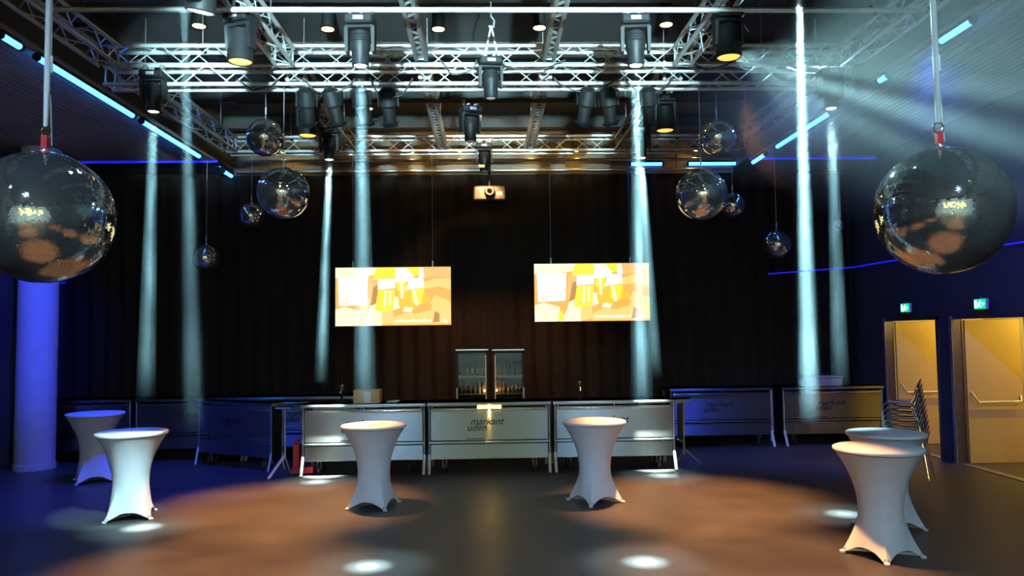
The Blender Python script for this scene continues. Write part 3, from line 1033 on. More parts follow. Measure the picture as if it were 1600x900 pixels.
def make_bar(label):
    e = empty('bar_counter', (0, 0, 0), label, 'bar counter', 'stainless steel bar counters')
    w2 = BW / 2
    # worktop with a rounded front edge
    pr = [(0.0, BH - 0.055), (-0.018, BH - 0.048), (-0.028, BH - 0.028), (-0.018, BH - 0.008), (0.0, BH), (BD, BH), (BD, BH - 0.055)]
    vs = [(x, y, z) for x in (-w2 - 0.01, w2 + 0.01) for (y, z) in pr]
    n = len(pr)
    fs = [(k, k + n, (k + 1) % n + n, (k + 1) % n) for k in range(n)] + [tuple(range(n)), tuple(reversed(range(n, 2 * n)))]
    MB().quadmesh(vs, fs).build('worktop', M_STEEL, e, False)
    MB().tube([(-w2 + 0.06, -0.03, BH - 0.115), (w2 - 0.06, -0.03, BH - 0.115)], 0.017, 10).build('hand_rail', M_CHROME, e, True)
    for x in (-w2 + 0.07, 0, w2 - 0.07):
        MB().tube([(x, -0.03, BH - 0.115), (x, -0.01, BH - 0.08), (x, 0.01, BH - 0.05)], 0.010, 6).build('rail_bracket', M_STEEL, e)
    MB().bbox(-w2 + 0.045, w2 - 0.045, 0.0, 0.02, 0.545, BH - 0.09, 0.003).build('front_panel', M_STEEL, e)
    MB().tube([(-w2 + 0.02, 0.0, 0.51), (w2 - 0.02, 0.0, 0.51)], 0.020, 10).build('lower_rail', M_STEEL, e, True)
    MB().bbox(-w2 + 0.045, w2 - 0.045, 0.01, 0.03, 0.235, 0.475, 0.003).build('skirt_panel', M_STEEL, e)
    MB().box(-w2 + 0.05, w2 - 0.05, 0.09, BD - 0.05, 0.235, 0.26).build('bottom_shelf', M_STEEL, e)
    for s in (-1, 1):
        MB().box(s * (w2 - 0.035) - 0.006, s * (w2 - 0.035) + 0.006, 0.08, BD - 0.05, 0.25, BH - 0.06).build('side_panel', M_BLACK, e)
        lg = MB().tube([(s * (w2 - 0.018), 0.02, BH - 0.06), (s * (w2 - 0.018), 0.02, 0.30)], 0.020, 10).build('leg', M_STEEL, e, True)
        MB().tube([(s * (w2 - 0.018), 0.02, 0.31), (s * (w2 - 0.022), -0.13, 0.012)], 0.025, 8).build('foot', M_WPAINT, lg, True)
        l2 = MB().tube([(s * (w2 - 0.018), BD - 0.04, BH - 0.06), (s * (w2 - 0.018), BD - 0.04, 0.30)], 0.020, 10).build('leg', M_STEEL, e, True)
        MB().tube([(s * (w2 - 0.018), BD - 0.04, 0.31), (s * (w2 - 0.022), BD + 0.10, 0.012)], 0.025, 8).build('foot', M_WPAINT, l2, True)
        for yy in (0.16, BD - 0.14):
            c = MB()
            c.box(s * 0.76 - 0.035, s * 0.76 + 0.035, yy - 0.03, yy + 0.03, 0.215, 0.235)
            for q in (-1, 1):
                c.box(s * 0.76 + q * 0.03 - 0.004, s * 0.76 + q * 0.03 + 0.004, yy - 0.025, yy + 0.025, 0.09, 0.22)
            cs = c.build('caster', M_STEEL, e)
            wh = MB().lathe([(0.03, -0.022), (0.085, -0.022), (0.092, -0.015), (0.092, 0.015), (0.085, 0.022), (0.03, 0.022)], 20).build('wheel', M_RUBBER, cs, True, (s * 0.76, yy, 0.093))
            wh.rotation_euler = (0, PI / 2, 0)
    # printed logo
    text_obj('logo_lettering', 'markant', 0.165, (-0.32, -0.0015, 0.80), e, M_INK, 0.35, 0.002, depth=0.001)
    text_obj('logo_lettering', 'uden', 0.165, (-0.38, -0.0015, 0.70), e, M_INK, 0.35, 0.002, depth=0.001)
    sm = MB()
    x = -0.38
    for k in range(13):
        wd = (0.016, 0.012, 0.02)[k % 3]
        sm.box(x, x + wd, -0.003, 0.0, 0.562, 0.578)
        x += wd + 0.006
    sm.build('logo_small_print', M_INK, e)
    return e


bar_y = on_z(665, 743, 0).y + 0.13
xb = [on_y(568, 700, bar_y).x, on_y(765, 700, bar_y).x, on_y(961, 700, bar_y).x]
b1 = make_bar('steel bar counter with wooden box on it, at the red trolley end')
b1.location = (xb[0], bar_y, 0)
b2 = copy_thing(b1, (xb[1], bar_y, 0), 'steel bar counter in the middle with an amber lamp under its edge')
b3 = copy_thing(b1, (xb[2], bar_y, 0), 'steel bar counter with a tap, ending the main bar toward the doors')
# lamp under the middle counter
MB().tube([(-0.2, -0.015, BH - 0.075), (0.2, -0.015, BH - 0.075)], 0.014, 10).build('under_counter_lamp', M_LAMPW, b2, True)
point('under_counter_light', (xb[1], bar_y - 0.06, BH - 0.13), 4, (1.0, 0.58, 0.12), 0.02)
# counters further back
for (px0, px1, py, lb) in ((1045, 1210, 697, 'unlit steel bar counter near the curtain, next to the main bar on the door side'),
                           (1215, 1390, 697, 'unlit steel bar counter near the curtain, beside the chair stack')):
    y = on_z(1215, 699, 0).y + 0.13
    copy_thing(b1, (on_y((px0 + px1) / 2, 640, y).x, y, 0), lb)
for (px, lb) in ((117, 'dark steel bar counter near the curtain, half behind the column'),
                 (297, 'blue-lit steel bar counter near the curtain behind the white tables')):
    y = on_z(300, 727, 0).y + 0.45
    copy_thing(b1, (on_y(px, 660, y).x, y, 0), lb)
y = on_z(300, 727, 0).y + 0.45
copy_thing(b1, (on_y(297, 660, y).x + 2.07, y, 0), 'dark steel bar counter behind the red trolley end of the main bar')
# angled return at the end of the main bar
a = on_z(448, 742, 0)
q = on_z(322, 729, 0)
d = (q - a)
ang = math.atan2(-d.y, -d.x)
c = (a + q) / 2
rb = copy_thing(b1, (c.x - 0.28, c.y + 0.22, 0), 'dark angled bar counter between the main bar and the white tables', rz=ang)
rb.scale = (0.9, 0.42, 1)
# short return frame on the door-side end
e = empty('bar_end_flap', (xb[2] + BW / 2 + 0.03, bar_y + 0.02, 0), 'hinged dark end flap on the door-side end of the main bar', 'end panel')
dx, dy = 0.22, 0.42
MB().quadmesh([(0, 0, BH - 0.05), (0.26, 0.0, BH - 0.05), (dx + 0.08, dy, BH - 0.05), (0, dy, BH - 0.05), (0, 0, BH), (0.26, 0, BH), (dx + 0.08, dy, BH), (0, dy, BH)],
              [(0, 3, 2, 1), (4, 5, 6, 7), (0, 1, 5, 4), (1, 2, 6, 5), (2, 3, 7, 6), (3, 0, 4, 7)]).build('flap_top', M_STEEL, e)
MB().quadmesh([(0.02, 0.02, 0.52), (dx, dy, 0.42), (dx, dy, BH - 0.1), (0.02, 0.02, BH - 0.08), (0.03, 0.03, 0.52), (dx + 0.01, dy + 0.01, 0.42), (dx + 0.01, dy + 0.01, BH - 0.1), (0.03, 0.03, BH - 0.08)],
              [(0, 1, 2, 3), (7, 6, 5, 4), (0, 4, 5, 1), (2, 6, 7, 3)]).build('panel', M_BLACK, e)
MB().tube([(0.02, 0.02, 0.50), (dx, dy, 0.40)], 0.016, 8).build('lower_rail', M_STEEL, e)
lg = MB().tube([(dx, dy, BH - 0.05), (dx, dy, 0.18)], 0.02, 10).build('leg', M_STEEL, e, True)
MB().tube([(dx, dy, 0.28), (dx + 0.30, dy + 0.05, 0.012)], 0.014, 8).build('foot', M_STEEL, lg)
MB().tube([(dx, dy, 0.28), (dx - 0.25, dy - 0.25, 0.012)], 0.014, 8).build('foot', M_STEEL, lg)
# end post frame on the trolley end
p = on_z(436, 748, 0)
e = empty('bar_end_stand', (on_y(455, 700, p.y + 0.2).x - 0.08, p.y + 0.10, 0), 'slim steel end stand with splayed foot beside the red trolley', 'end stand')
MB().box(-0.15, 0.10, -0.03, 0.14, BH - 0.05, BH - 0.02).build('top_plate', M_STEEL, e)
lg = MB().tube([(0, 0, BH - 0.05), (0, 0, 0.29)], 0.022, 10).build('leg', M_STEEL, e, True)
MB().tube([(0, 0, 0.36), (-0.21, -0.20, 0.014)], 0.024, 8).build('foot', M_WPAINT, lg, True)
MB().tube([(0, 0, 0.36), (0.06, 0.16, 0.014)], 0.020, 8).build('foot', M_STEEL, lg, True)

# beer taps -----------------------------------------------------------
def tap(px, label):
    e = empty('beer_tap', (on_y(px, 620, bar_y + 0.36).x, bar_y + 0.36, BH), label, 'beer tap', 'beer taps on the bar')
    MB().lathe([(0.05, 0), (0.05, 0.012), (0.026, 0.02), (0.024, 0.20), (0.03, 0.21), (0.03, 0.25), (0.015, 0.26)], 18).build('column', M_CHROME, e, True)
    MB().tube([(0, 0, 0.23), (0, -0.06, 0.235), (0, -0.09, 0.21), (0, -0.095, 0.15)], 0.012, 8).build('spout', M_CHROME, e, True)
    MB().lathe([(0.016, 0.24), (0.034, 0.27), (0.034, 0.29), (0.016, 0.31)], 14).build('knob', M_CHROME, e, True)
    MB().tube([(0, 0, 0.30), (0.008, -0.02, 0.45)], [0.011, 0.015], 8).build('handle', M_BLACK, e, True)


tap(534, 'chrome beer tap standing beside the wooden box')
tap(906, 'chrome beer tap standing alone behind a white table')
# wooden box and leaflets
e = empty('wooden_box', (on_y(575, 625, bar_y + 0.36).x, bar_y + 0.36, BH), 'light wooden box standing on the steel bar', 'box')
bx = MB()
for (x0, x1, y0, y1) in ((-0.22, 0.22, -0.16, -0.145), (-0.22, 0.22, 0.145, 0.16), (-0.22, -0.205, -0.145, 0.145), (0.205, 0.22, -0.145, 0.145)):
    bx.box(x0, x1, y0, y1, 0, 0.20)
bx.box(-0.205, 0.205, -0.145, 0.145, 0.0, 0.012)
bx.build('carcass', M_BOXW, e)
MB().box(-0.04, 0.07, -0.164, -0.16, 0.005, 0.195).build('label_panel', M_PAPER, e)
MB().box(-0.225, 0.225, -0.165, 0.165, 0.20, 0.215).build('lid', M_BOXW, e)
for k in range(4):
    o = MB().box(-0.09, 0.09, -0.06, 0.06, 0, 0.006).build('leaflet', M_PAPER)
    o.location = (on_y(612, 625, bar_y + 0.3).x + 0.015 * k, bar_y + 0.3 + 0.01 * k, BH + 0.001 + 0.0065 * k)
    o.rotation_euler = (0, 0, 0.2 * k)
    tag(o, 'flat pale leaflet lying beside the wooden box', 'leaflet', 'leaflets on the bar')
# red sack trolley
p = on_z(470, 735, 0)
e = empty('sack_trolley', (on_y(462, 720, bar_y + 0.1).x + 0.02, bar_y + 0.12, 0), 'red sack trolley parked at the end of the bar', 'trolley')
fr = MB()
fr.tube([(-0.06, 0.10, 0.08), (-0.07, 0.16, 0.52), (-0.03, 0.17, 0.56), (0.0, 0.17, 0.55)], 0.03, 8)
fr.build('upright', M_RED, e, True)
MB().bbox(-0.09, 0.02, 0.06, 0.20, 0.09, 0.50, 0.008).build('back_plate', M_RED, e)
MB().quadmesh([(-0.10, -0.02, 0.03), (0.26, -0.02, 0.03), (0.26, 0.10, 0.03), (-0.10, 0.10, 0.03), (-0.10, -0.02, 0.10), (0.26, -0.02, 0.14), (0.26, 0.10, 0.14), (-0.10, 0.10, 0.10)],
              [(0, 3, 2, 1), (4, 5, 6, 7), (0, 1, 5, 4), (1, 2, 6, 5), (2, 3, 7, 6), (3, 0, 4, 7)]).build('toe_plate', M_RED, e)
for x in (-0.05, 0.2):
    wv = MB().lathe([(0.02, -0.02), (0.06, -0.02), (0.06, 0.02), (0.02, 0.02)], 16).build('wheel', M_RUBBER, e, True, (x, 0.14, 0.06))
    wv.rotation_euler = (0, PI / 2, 0)
# grey box on the rear counter
yb = on_z(1215, 699, 0).y + 0.45
e = empty('storage_box', (on_y(1281, 600, yb).x, yb, BH), 'grey lidded box standing on the counter near the chair stack', 'box')
MB().bbox(-0.38, 0.38, -0.2, 0.2, 0, 0.17, 0.012).build('body', M_GREY, e)
MB().bbox(-0.40, 0.40, -0.22, 0.22, 0.17, 0.20, 0.008).build('lid', M_GREY, e)

# fridges -------------------------------------------------------------
FRY = bar_y + 1.55
def fridge(px0, px1, py, label, hinge):
    p0, p1 = on_y(px0, py, FRY), on_y(px1, py, FRY)
    W = p1.x - p0.x
    H = p0.z
    e = empty('bottle_fridge', ((p0.x + p1.x) / 2, FRY, 0), label, 'fridge', 'glass-door fridges behind the bar')
    w2 = W / 2
    c = MB()
    c.box(-w2, -w2 + 0.03, 0.04, 0.6, 0.1, H).box(w2 - 0.03, w2, 0.04, 0.6, 0.1, H).box(-w2, w2, 0.57, 0.6, 0.1, H)
    c.box(-w2, w2, 0.04, 0.6, H - 0.04, H).box(-w2, w2, 0.04, 0.6, 0.1, 0.2)
    c.build('cabinet', M_BLACK, e)
    MB().box(-w2 + 0.03, w2 - 0.03, 0.55, 0.57, 0.2, H - 0.04).build('lining', M_FRIN, e)
    d = MB()
    d.box(-w2, -w2 + 0.045, 0, 0.035, 0.12, H - 0.01).box(w2 - 0.045, w2, 0, 0.035, 0.12, H - 0.01)
    d.box(-w2, w2, 0, 0.035, H - 0.06, H - 0.01).box(-w2, w2, 0, 0.035, 0.12, 0.18)
    dr = d.build('door', M_BLACK, e)
    MB().box(-w2 + 0.045, w2 - 0.045, 0.012, 0.018, 0.18, H - 0.06).build('glass', M_GLASS, dr)
    MB().box(-hinge * (w2 - 0.02) - 0.012, -hinge * (w2 - 0.02) + 0.012, -0.03, 0, 1.1, 1.3).build('handle', M_ALUD, dr)
    MB().box(-w2, w2, -0.012, 0.04, H - 0.012, H + 0.012).build('top_trim', M_ALU, e)
    zs = []
    for z in (0.45, 0.80, 1.18, 1.50, 1.80 if False else 1.52):
        if z not in zs and z < H - 0.2:
            zs.append(z)
    for z in zs:
        MB().box(-w2 + 0.03, w2 - 0.03, 0.05, 0.55, z - 0.012, z).build('shelf', M_ALUD, e)
    MB().box(hinge * (w2 - 0.05) - 0.008, hinge * (w2 - 0.05) + 0.008, 0.05, 0.06, 0.25, H - 0.1).build('strip_lamp', M_FRLED, e)
    for x in (-w2 + 0.06, w2 - 0.06):
        for y in (0.1, 0.54):
            MB().lathe([(0.02, 0), (0.03, 0.02), (0.02, 0.1)], 10).build('foot', M_BLACK, e, True, (x, y, 0))
    point('fridge_light', (e.location.x + hinge * (w2 - 0.08), FRY + 0.07, 1.24), 1.6, (1.0, 0.62, 0.2), 0.02)
    return e, w2, zs


BOT = {}


def bottle(loc, m, label, group, kind='bottle'):
    key = (m.name, kind)
    if key not in BOT:
        o = empty(kind, loc, label, kind, group)
        if kind == 'bottle':
            MB().lathe([(0.024, 0), (0.03, 0.005), (0.03, 0.135), (0.024, 0.16), (0.013, 0.19), (0.012, 0.235)], 12).build('body', m, o, True)
            MB().lathe([(0.0305, 0.05), (0.0305, 0.11)], 12, caps=False).build('paper_label', M_PAPER, o, True)
            MB().lathe([(0.014, 0.228), (0.014, 0.24), (0.010, 0.243)], 10).build('cap', M_CAN, o, True)
        else:
            MB().lathe([(0.026, 0), (0.033, 0.01), (0.033, 0.145), (0.026, 0.158)], 12).build('body', m, o, True)
            MB().lathe([(0.026, 0.158), (0.024, 0.162)], 12).build('lid', M_CAN, o, True)
        BOT[key] = o
        return o
    return copy_thing(BOT[key], loc, label, group=group)


f1, w2, zs = fridge(712, 763, 547, 'tall black glass-door fridge whose lower row holds brown bottles', 1)
for i in range(6):
    bottle((f1.location.x - w2 + 0.09 + i * (2 * w2 - 0.18) / 5, FRY + 0.16, 1.181), M_PALEB, 'small bottle on the lower visible shelf of the brown bottle fridge', 'bottles in the brown bottle fridge')
    if i < 5:
        bottle((f1.location.x - w2 + 0.12 + i * (2 * w2 - 0.24) / 4, FRY + 0.30, 1.181), M_BROWN, 'brown bottle in the second row of the brown bottle fridge', 'brown bottles behind in the fridge')
        bottle((f1.location.x - w2 + 0.11 + i * (2 * w2 - 0.22) / 4, FRY + 0.18, 1.521), M_CAN, 'drinks can on the upper shelf of the brown bottle fridge', 'cans in the brown bottle fridge', 'can')
f2, w2, zs = fridge(769, 819, 547, 'tall black glass-door fridge with cans and two rows of bottles', -1)
for i in range(7):
    bottle((f2.location.x - w2 + 0.08 + i * (2 * w2 - 0.16) / 6, FRY + 0.16, 1.521), M_PALEB, 'small pale bottle on the upper shelf of the can fridge', 'bottles on the upper shelf of the can fridge')
for i in range(4):
    bottle((f2.location.x + 0.01 + i * 0.07, FRY + 0.16, 1.181), M_CAN, 'drinks can on the lower visible shelf of the can fridge', 'cans in the can fridge', 'can')
for i in range(3):
    bottle((f2.location.x - w2 + 0.08 + i * 0.07, FRY + 0.18, 1.181), M_BROWN, 'brown bottle beside the cans in the can fridge', 'brown bottles in the can fridge')

# ------------------------------------------------------------------ screens
def emat(name, col, s=1.0):
    return mat('screen_' + name, (0.02, 0.02, 0.02), 0.5, emit=col, estr=s)


E_ORANGE = emat('orange', (0.92, 0.46, 0.09), 1.15)
E_PEACH = emat('peach', (0.92, 0.52, 0.18), 1.15)
E_CREAM = emat('cream', (1.0, 0.93, 0.62), 1.15)
E_WHITE = emat('white', (1.0, 0.98, 0.88), 1.3)
E_YEL = emat('yellow', (0.92, 0.80, 0.06), 1.15)
E_GOLD = emat('gold', (0.85, 0.58, 0.05), 1.15)
E_BROWN = emat('brown', (0.62, 0.30, 0.08), 1.0)
E_SKIN = emat('skin', (0.95, 0.66, 0.20), 1.15)
EM = [E_ORANGE, E_PEACH, E_CREAM, E_WHITE, E_YEL, E_GOLD, E_BROWN, E_SKIN]
PIC = [  # (material, polygon in picture coordinates: 0..1 across, 0..1 up), painted back to front
    (0, [(0, 0), (1, 0), (1, 1), (0, 1)]),
    (2, [(0, .82), (.32, .86), (.42, .98), (.35, 1), (0, 1)]),
    (4, [(.30, .70), (.55, .82), (.75, .86), (.78, 1), (.36, 1)]),
    (1, [(.76, .80), (.88, .84), (1, .78), (1, 1), (.76, 1)]),
    (7, [(.76, .62), (.90, .66), (1, .60), (1, .80), (.86, .80), (.76, .74)]),
    (1, [(.28, .38), (.37, .40), (.38, .78), (.30, .80)]),
    (6, [(.30, .34), (.36, .40), (.37, .70), (.33, .66)]),
    (2, [(0, 0), (.20, 0), (.22, .25), (.08, .33), (0, .28)]),
    (3, [(.03, .34), (.27, .36), (.28, .84), (.02, .84)]),
    (2, [(.22, 0), (.40, 0), (.46, .30), (.38, .38), (.30, .34), (.28, .20)]),
    (4, [(.20, 0), (.26, .02), (.24, .20), (.21, .16)]),
    (7, [(.40, .02), (.50, .04), (.50, .34), (.44, .36), (.40, .22)]),
    (4, [(.34, .26), (.42, .22), (.51, .30), (.515, .62), (.37, .62)]),
    (2, [(.415, .32), (.435, .32), (.445, .60), (.425, .60)]),
    (2, [(.46, .34), (.475, .34), (.485, .60), (.465, .60)]),
    (3, [(.365, .62), (.52, .64), (.52, .80), (.37, .80)]),
    (2, [(.50, .26), (.56, .30), (.56, .48), (.51, .50)]),
    (5, [(.55, .32), (.66, .26), (.64, .74), (.53, .74)]),
    (4, [(.53, .60), (.61, .56), (.61, .74), (.53, .74)]),
    (2, [(.565, .46), (.59, .46), (.585, .73), (.56, .73)]),
    (3, [(.52, .74), (.61, .74), (.68, .84), (.62, .98), (.52, .98)]),
    (5, [(.62, .30), (.79, .24), (.775, .64), (.62, .60)]),
    (4, [(.66, .40), (.74, .36), (.77, .64), (.66, .61)]),
    (2, [(.69, .34), (.72, .34), (.69, .60), (.665, .60)]),
    (3, [(.61, .60), (.77, .65), (.76, .80), (.64, .82)]),
    (3, [(.72, .80), (.77, .82), (.76, .98), (.73, .98)]),
    (7, [(.50, .14), (.60, .22), (.72, .20), (.80, .30), (.86, .52), (1, .40), (1, .04), (.85, .02), (.5, .02)]),
    (0, [(.68, .30), (.74, .22), (.82, .26), (.84, .36), (.76, .38)]),
    (6, [(.84, .04), (.90, .06), (.90, .20), (.86, .24)]),
    (2, [(.58, .24), (.66, .22), (.67, .30), (.60, .32)]),
    (5, [(.79, .40), (.82, .38), (.82, .48), (.79, .50)]),
]


def screen(px0, px1, pyt, pyb, label, flip):
    Y = 14.26
    a, b = on_y(px0, pyt, Y), on_y(px1, pyt, Y)
    W = b.x - a.x
    c = on_y((px0 + px1) / 2, (pyt + pyb) / 2, Y)
    Hh = on_y((px0 + px1) / 2, pyt, Y).z - on_y((px0 + px1) / 2, pyb, Y).z
    e = empty('led_screen', (c.x, Y, c.z - Hh / 2), label, 'screen', 'lit screens above the bar')
    MB().bbox(-W / 2, W / 2, 0.004, 0.09, 0, Hh, 0.004).build('housing', M_BLACK, e)
    m = MB()
    for i, (mi, poly) in enumerate(PIC):
        y = 0.003 - i * 0.0004
        m.quadmesh([((u - 0.5) * (W - 0.01), y, v * (Hh - 0.01) + 0.005) for (u, v) in poly], [tuple(range(len(poly)))], mi)
    pic = m.build('picture', EM, e)
    text_obj('caption', 'www.markantuden.nl', 0.078, (W * 0.02, -0.012, Hh * 0.065), pic, E_WHITE, 0, 0.002, depth=0.0005)
    rg = MB()
    for (u, v, r0, r1) in ((.935, .085, .030, .018), (.955, .055, .026, .016)):
        n = 16
        vs = []
        for k in range(n):
            t = 2 * PI * k / n
            vs += [((u - .5) * W + r0 * math.cos(t), -0.0125, v * Hh + r0 * math.sin(t)), ((u - .5) * W + r1 * math.cos(t), -0.0125, v * Hh + r1 * math.sin(t))]
        rg.quadmesh(vs, [(2 * k, 2 * ((k + 1) % n), 2 * ((k + 1) % n) + 1, 2 * k + 1) for k in range(n)])
    rg.build('corner_emblem', E_WHITE, pic)
    rg = MB()
    n = 18
    vs = []
    for k in range(n):
        t = 2 * PI * k / n
        vs += [((.085 - .5) * W + .05 * math.cos(t), -0.0125, .42 * Hh + .05 * math.sin(t)), ((.085 - .5) * W + .036 * math.cos(t), -0.0125, .42 * Hh + .036 * math.sin(t))]
    rg.quadmesh(vs, [(2 * k, 2 * ((k + 1) % n), 2 * ((k + 1) % n) + 1, 2 * k + 1) for k in range(n)])
    rg.build('round_emblem', E_GOLD, pic)
    for x in (-W * 0.35, W * 0.34):
        MB().tube([(x, 0.045, Hh), (x, 0.045, Hh + 0.11)], 0.016, 8).build('shackle', M_ALU, e, True)
        MB().tube([(x, 0.045, Hh + 0.1), (x, 0.045, 5.76 - e.location.z)], 0.005, 6).build('wire', M_WIRE, e)
    return e


screen(524, 705, 417, 509, 'lit screen showing beer glasses, hanging above the wooden box side of the bar', False)
screen(835, 1015, 411, 502, 'lit screen showing beer glasses, hanging above the lone beer tap', True)

# ------------------------------------------------------------------ cocktail tables
def table_meshes():
    TH = 1.10
    n = 96
    rows = 34
    vs, fs = [], []
    for j in range(rows + 1):
        v = j / rows
        for k in range(n):
            t = 2 * PI * k / n
            ph = ((t + PI / 4) % (PI / 2)) - PI / 4           # 0 mid side, +-45 deg at a corner
            q = abs(ph) / (PI / 4)
            hem = 0.105 * max(0.0, 1 - q ** 2.6)
            z = hem + (TH - 0.035 - hem) * v
            if z > 0.44:
                u = (z - 0.44) / (TH - 0.035 - 0.44)
                rr = 0.215 + 0.215 * u ** 2.1
            else:
                rr = 0.215
            if z < 0.44:
                wq = ((0.44 - z) / 0.44)
                sq = 0.275 / math.cos(ph * 0.98)
                sq = sq + 0.012 * q ** 6
                rr = rr * (1 - wq ** 1.5) + sq * wq ** 1.5
            rr += 0.0025 * math.sin(4 * t + 3 * z) * (1 - v)
            vs.append((rr * math.cos(t), rr * math.sin(t), z))
    for j in range(rows):
        for k in range(n):
            k2 = (k + 1) % n
            fs.append((j * n + k, j * n + k2, (j + 1) * n + k2, (j + 1) * n + k))
    cover = MB().quadmesh(vs, fs).mesh('stretch_cover', M_CLOTH, True)
    top = MB().lathe([(0.425, TH - 0.038), (0.437, TH - 0.036), (0.442, TH - 0.022), (0.437, TH - 0.006), (0.425, TH), (0.2, TH + 0.001), (0.01, TH + 0.001)], 72).mesh('table_top', M_CLOTH, True)
    seam = MB().lathe([(0.428, TH - 0.044), (0.433, TH - 0.041), (0.428, TH - 0.037)], 72, caps=False).mesh('seam', M_GREY, True)
    pole = MB().lathe([(0.035, 0.05), (0.035, TH - 0.05)], 16).mesh('pole', M_ALUD, True)
    foot = MB().lathe([(0.022, 0), (0.03, 0.006), (0.03, 0.022), (0.014, 0.032)], 14).mesh('foot', M_CLOTH, True)
    base = MB().box(-0.36, 0.36, -0.02, 0.02, 0.03, 0.055).box(-0.02, 0.02, -0.36, 0.36, 0.03, 0.055).mesh('base', M_ALUD)
    return cover, top, seam, pole, foot, base


TM = table_meshes()


def cocktail_table(px, py, rz, label):
    p = on_z(px, py, 1.10)
    e = empty('cocktail_table', (p.x, p.y, 0), label, 'table', 'white covered cocktail tables', rz)
    for nm, me in zip(('stretch_cover', 'table_top', 'seam', 'pole'), TM[:4]):
        o = bpy.data.objects.new(nm, me)
        COL.objects.link(o)
        o.parent = e
    for k in range(4):
        o = bpy.data.objects.new('foot', TM[4])
        COL.objects.link(o)
        o.parent = e
        t = PI / 4 + k * PI / 2
        o.location = (0.375 * math.cos(t), 0.375 * math.sin(t), 0)
    o = bpy.data.objects.new('base', TM[5])
    COL.objects.link(o)
    o.parent = e
    o.rotation_euler = (0, 0, PI / 4)
    return e


cocktail_table(1372, 698, R(24), 'white covered cocktail table standing in front of its twin near the doors')
cocktail_table(1384, 675, R(10), 'white covered cocktail table between its twin and the chair stack')
cocktail_table(584, 663, R(-14), 'bluish white covered cocktail table before the bar at the wooden box')
cocktail_table(928, 657, R(28), 'bluish white covered cocktail table before the lone beer tap')
cocktail_table(206, 674, R(18), 'brightly lit white covered cocktail table beside the spot on the floor')
cocktail_table(149, 645, R(30), 'blue-tinted white cocktail table nearest the column')

# ------------------------------------------------------------------ stacked chairs
def make_chair(label):
    e = empty('stacking_chair', (0, 0, 0), label, 'chair', 'stacked chairs by the doors')
    st = MB()
    vs, fs = [], []
    n = 9
    for j in range(7):
        y = -0.20 + 0.40 * j / 6
        for i in range(n):
            x = -0.21 + 0.42 * i / (n - 1)
            vs.append((x, y, 0.45 + 0.25 * x * x * 1.2 - 0.015 * math.sin(PI * j / 6)))
    fs = [(j * n + i, j * n + i + 1, (j + 1) * n + i + 1, (j + 1) * n + i) for j in range(6) for i in range(n - 1)]
    st.quadmesh(vs, fs)
    st.build('seat', M_CHAIRB, e, True)
    bk_ = MB()
    vs = []
    for j in range(7):
        t = j / 6
        hw = 0.21 * math.sqrt(max(0.05, 1 - (max(0, t - 0.45) / 0.55) ** 2 * 0.95))
        for i in range(n):
            x = hw * (2 * i / (n - 1) - 1)
            vs.append((x, 0.20 + 0.10 * t - 0.35 * x * x, 0.47 + 0.36 * t))
    bk_.quadmesh(vs, fs)
    bk_.build('backrest', M_CHAIRB, e, True)
    for sx in (-1, 1):
        MB().tube([(sx * 0.20, -0.17, 0.45), (sx * 0.225, -0.22, 0.40), (sx * 0.25, -0.26, 0.01)], 0.011, 8).build('leg', M_CHROME, e, True)
        MB().tube([(sx * 0.20, 0.17, 0.45), (sx * 0.225, 0.22, 0.40), (sx * 0.25, 0.30, 0.01)], 0.011, 8).build('leg', M_CHROME, e, True)
        MB().tube([(sx * 0.20, -0.17, 0.45), (sx * 0.20, 0.17, 0.45)], 0.010, 6).build('seat_rail', M_CHROME, e, True)
        MB().tube([(sx * 0.20, 0.17, 0.45), (sx * 0.21, 0.22, 0.52), (sx * 0.19, 0.27, 0.70)], 0.010, 6).build('back_post', M_CHROME, e, True)
    return e


pcz = on_z(1432, 745, 0)
ch = make_chair('blue stacking chair with chrome legs, lowest of the stack by the doors')
ORD = ['second', 'third', 'fourth', 'fifth', 'sixth', 'seventh', 'eighth', 'ninth', 'topmost']
rz = R(-128)
ch.location = (pcz.x - 0.10, pcz.y, 0)
ch.rotation_euler = (0, 0, rz)
for k, nm in enumerate(ORD):
    z = 0.078 * (k + 1)
    off = Vector((0, -0.010 * (k + 1), 0))
    off.rotate(Quaternion((0, 0, 1), rz))
    lb = 'blue stacking chair with chrome legs, ' + ('topmost of the stack by the doors' if nm == 'topmost' else nm + ' from the floor in the stack by the doors')
    copy_thing(ch, (ch.location.x + off.x, ch.location.y + off.y, z), lb, rz)

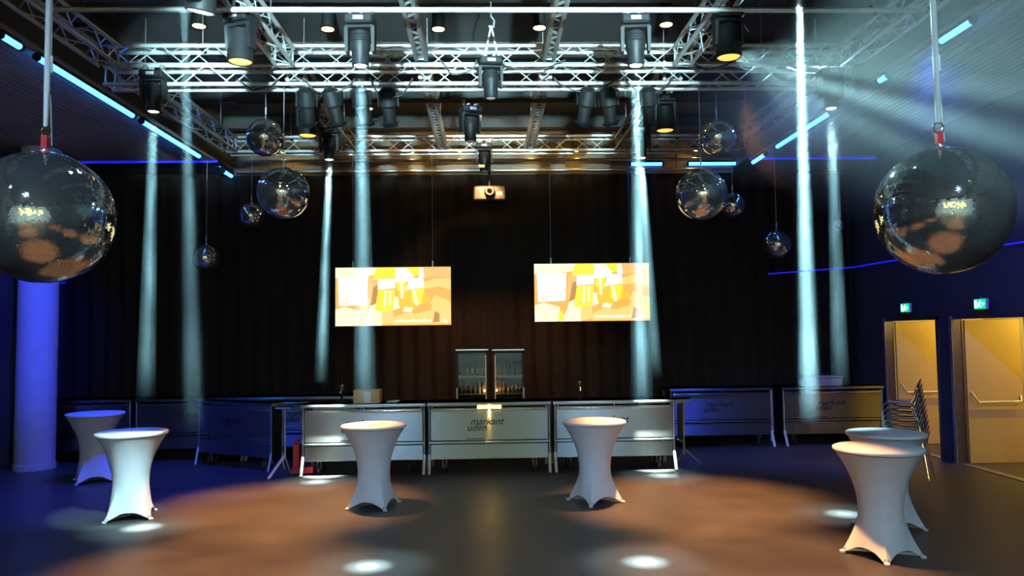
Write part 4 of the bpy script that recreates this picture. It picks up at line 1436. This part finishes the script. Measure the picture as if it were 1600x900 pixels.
# ------------------------------------------------------------------ drifting haze on the door side, lit by a slatted beam
def haze_cloud():
    m = bpy.data.materials.new('drifting_haze')
    m.use_nodes = True
    nt = m.node_tree
    nt.nodes.remove(nt.nodes['Principled BSDF'])
    vs = nt.nodes.new('ShaderNodeVolumeScatter')
    vs.inputs['Color'].default_value = (0.9, 0.97, 1.0, 1)
    tc = nt.nodes.new('ShaderNodeTexCoord')
    gr = nt.nodes.new('ShaderNodeTexGradient')
    gr.gradient_type = 'SPHERICAL'
    nt.links.new(tc.outputs['Object'], gr.inputs[0])
    mu = nt.nodes.new('ShaderNodeMath')
    mu.operation = 'MULTIPLY'
    mu.inputs[1].default_value = 0.22
    nt.links.new(gr.outputs['Fac'], mu.inputs[0])
    nt.links.new(mu.outputs[0], vs.inputs['Density'])
    nt.links.new(vs.outputs[0], nt.nodes['Material Output'].inputs['Volume'])
    return m


hz = MB()
hz.lathe([(max(0.01, math.sin(PI * i / 14)), -math.cos(PI * i / 14)) for i in range(15)], 28)
ho = hz.build('haze', haze_cloud(), None, True, (4.9, 6.6, 4.45))
ho.scale = (2.5, 3.0, 1.35)
tag(ho, 'thin bluish haze drifting under the rig on the door side', 'haze', kind='stuff')
h2 = link_copy(ho)
h2.location = (3.95, 9.3, 4.95)
h2.scale = (1.75, 2.0, 0.85)
tag(h2, 'faint blue haze hanging around the double truss on the door side', 'haze', kind='stuff')
spot('haze_fill', (4.7, 10.4, 5.55), (3.2, 8.0, 4.9), 260, (0.30, 0.55, 1.0), 100, 0.8, 0.05)  # blue spot added to make the second haze show
gob = spot('gobo_light', (2.75, 8.3, 5.35), (5.2, 4.2, 3.9), 1700, (0.46, 0.86, 0.88), 75, 0.8, 0.03)
ln = gob.data
ln.use_nodes = True
nt = ln.node_tree
em = nt.nodes['Emission']
tc = nt.nodes.new('ShaderNodeTexCoord')
wv = nt.nodes.new('ShaderNodeTexWave')
wv.bands_direction = 'Y'
wv.inputs['Scale'].default_value = 2.2
wv.inputs['Distortion'].default_value = 1.5
wv.inputs['Detail'].default_value = 1
nt.links.new(tc.outputs['Normal'], wv.inputs['Vector'])
mr = nt.nodes.new('ShaderNodeMapRange')
mr.inputs['To Min'].default_value = 0.15
mr.inputs['To Max'].default_value = 1.2
nt.links.new(wv.outputs['Fac'], mr.inputs['Value'])
nt.links.new(mr.outputs[0], em.inputs['Strength'])
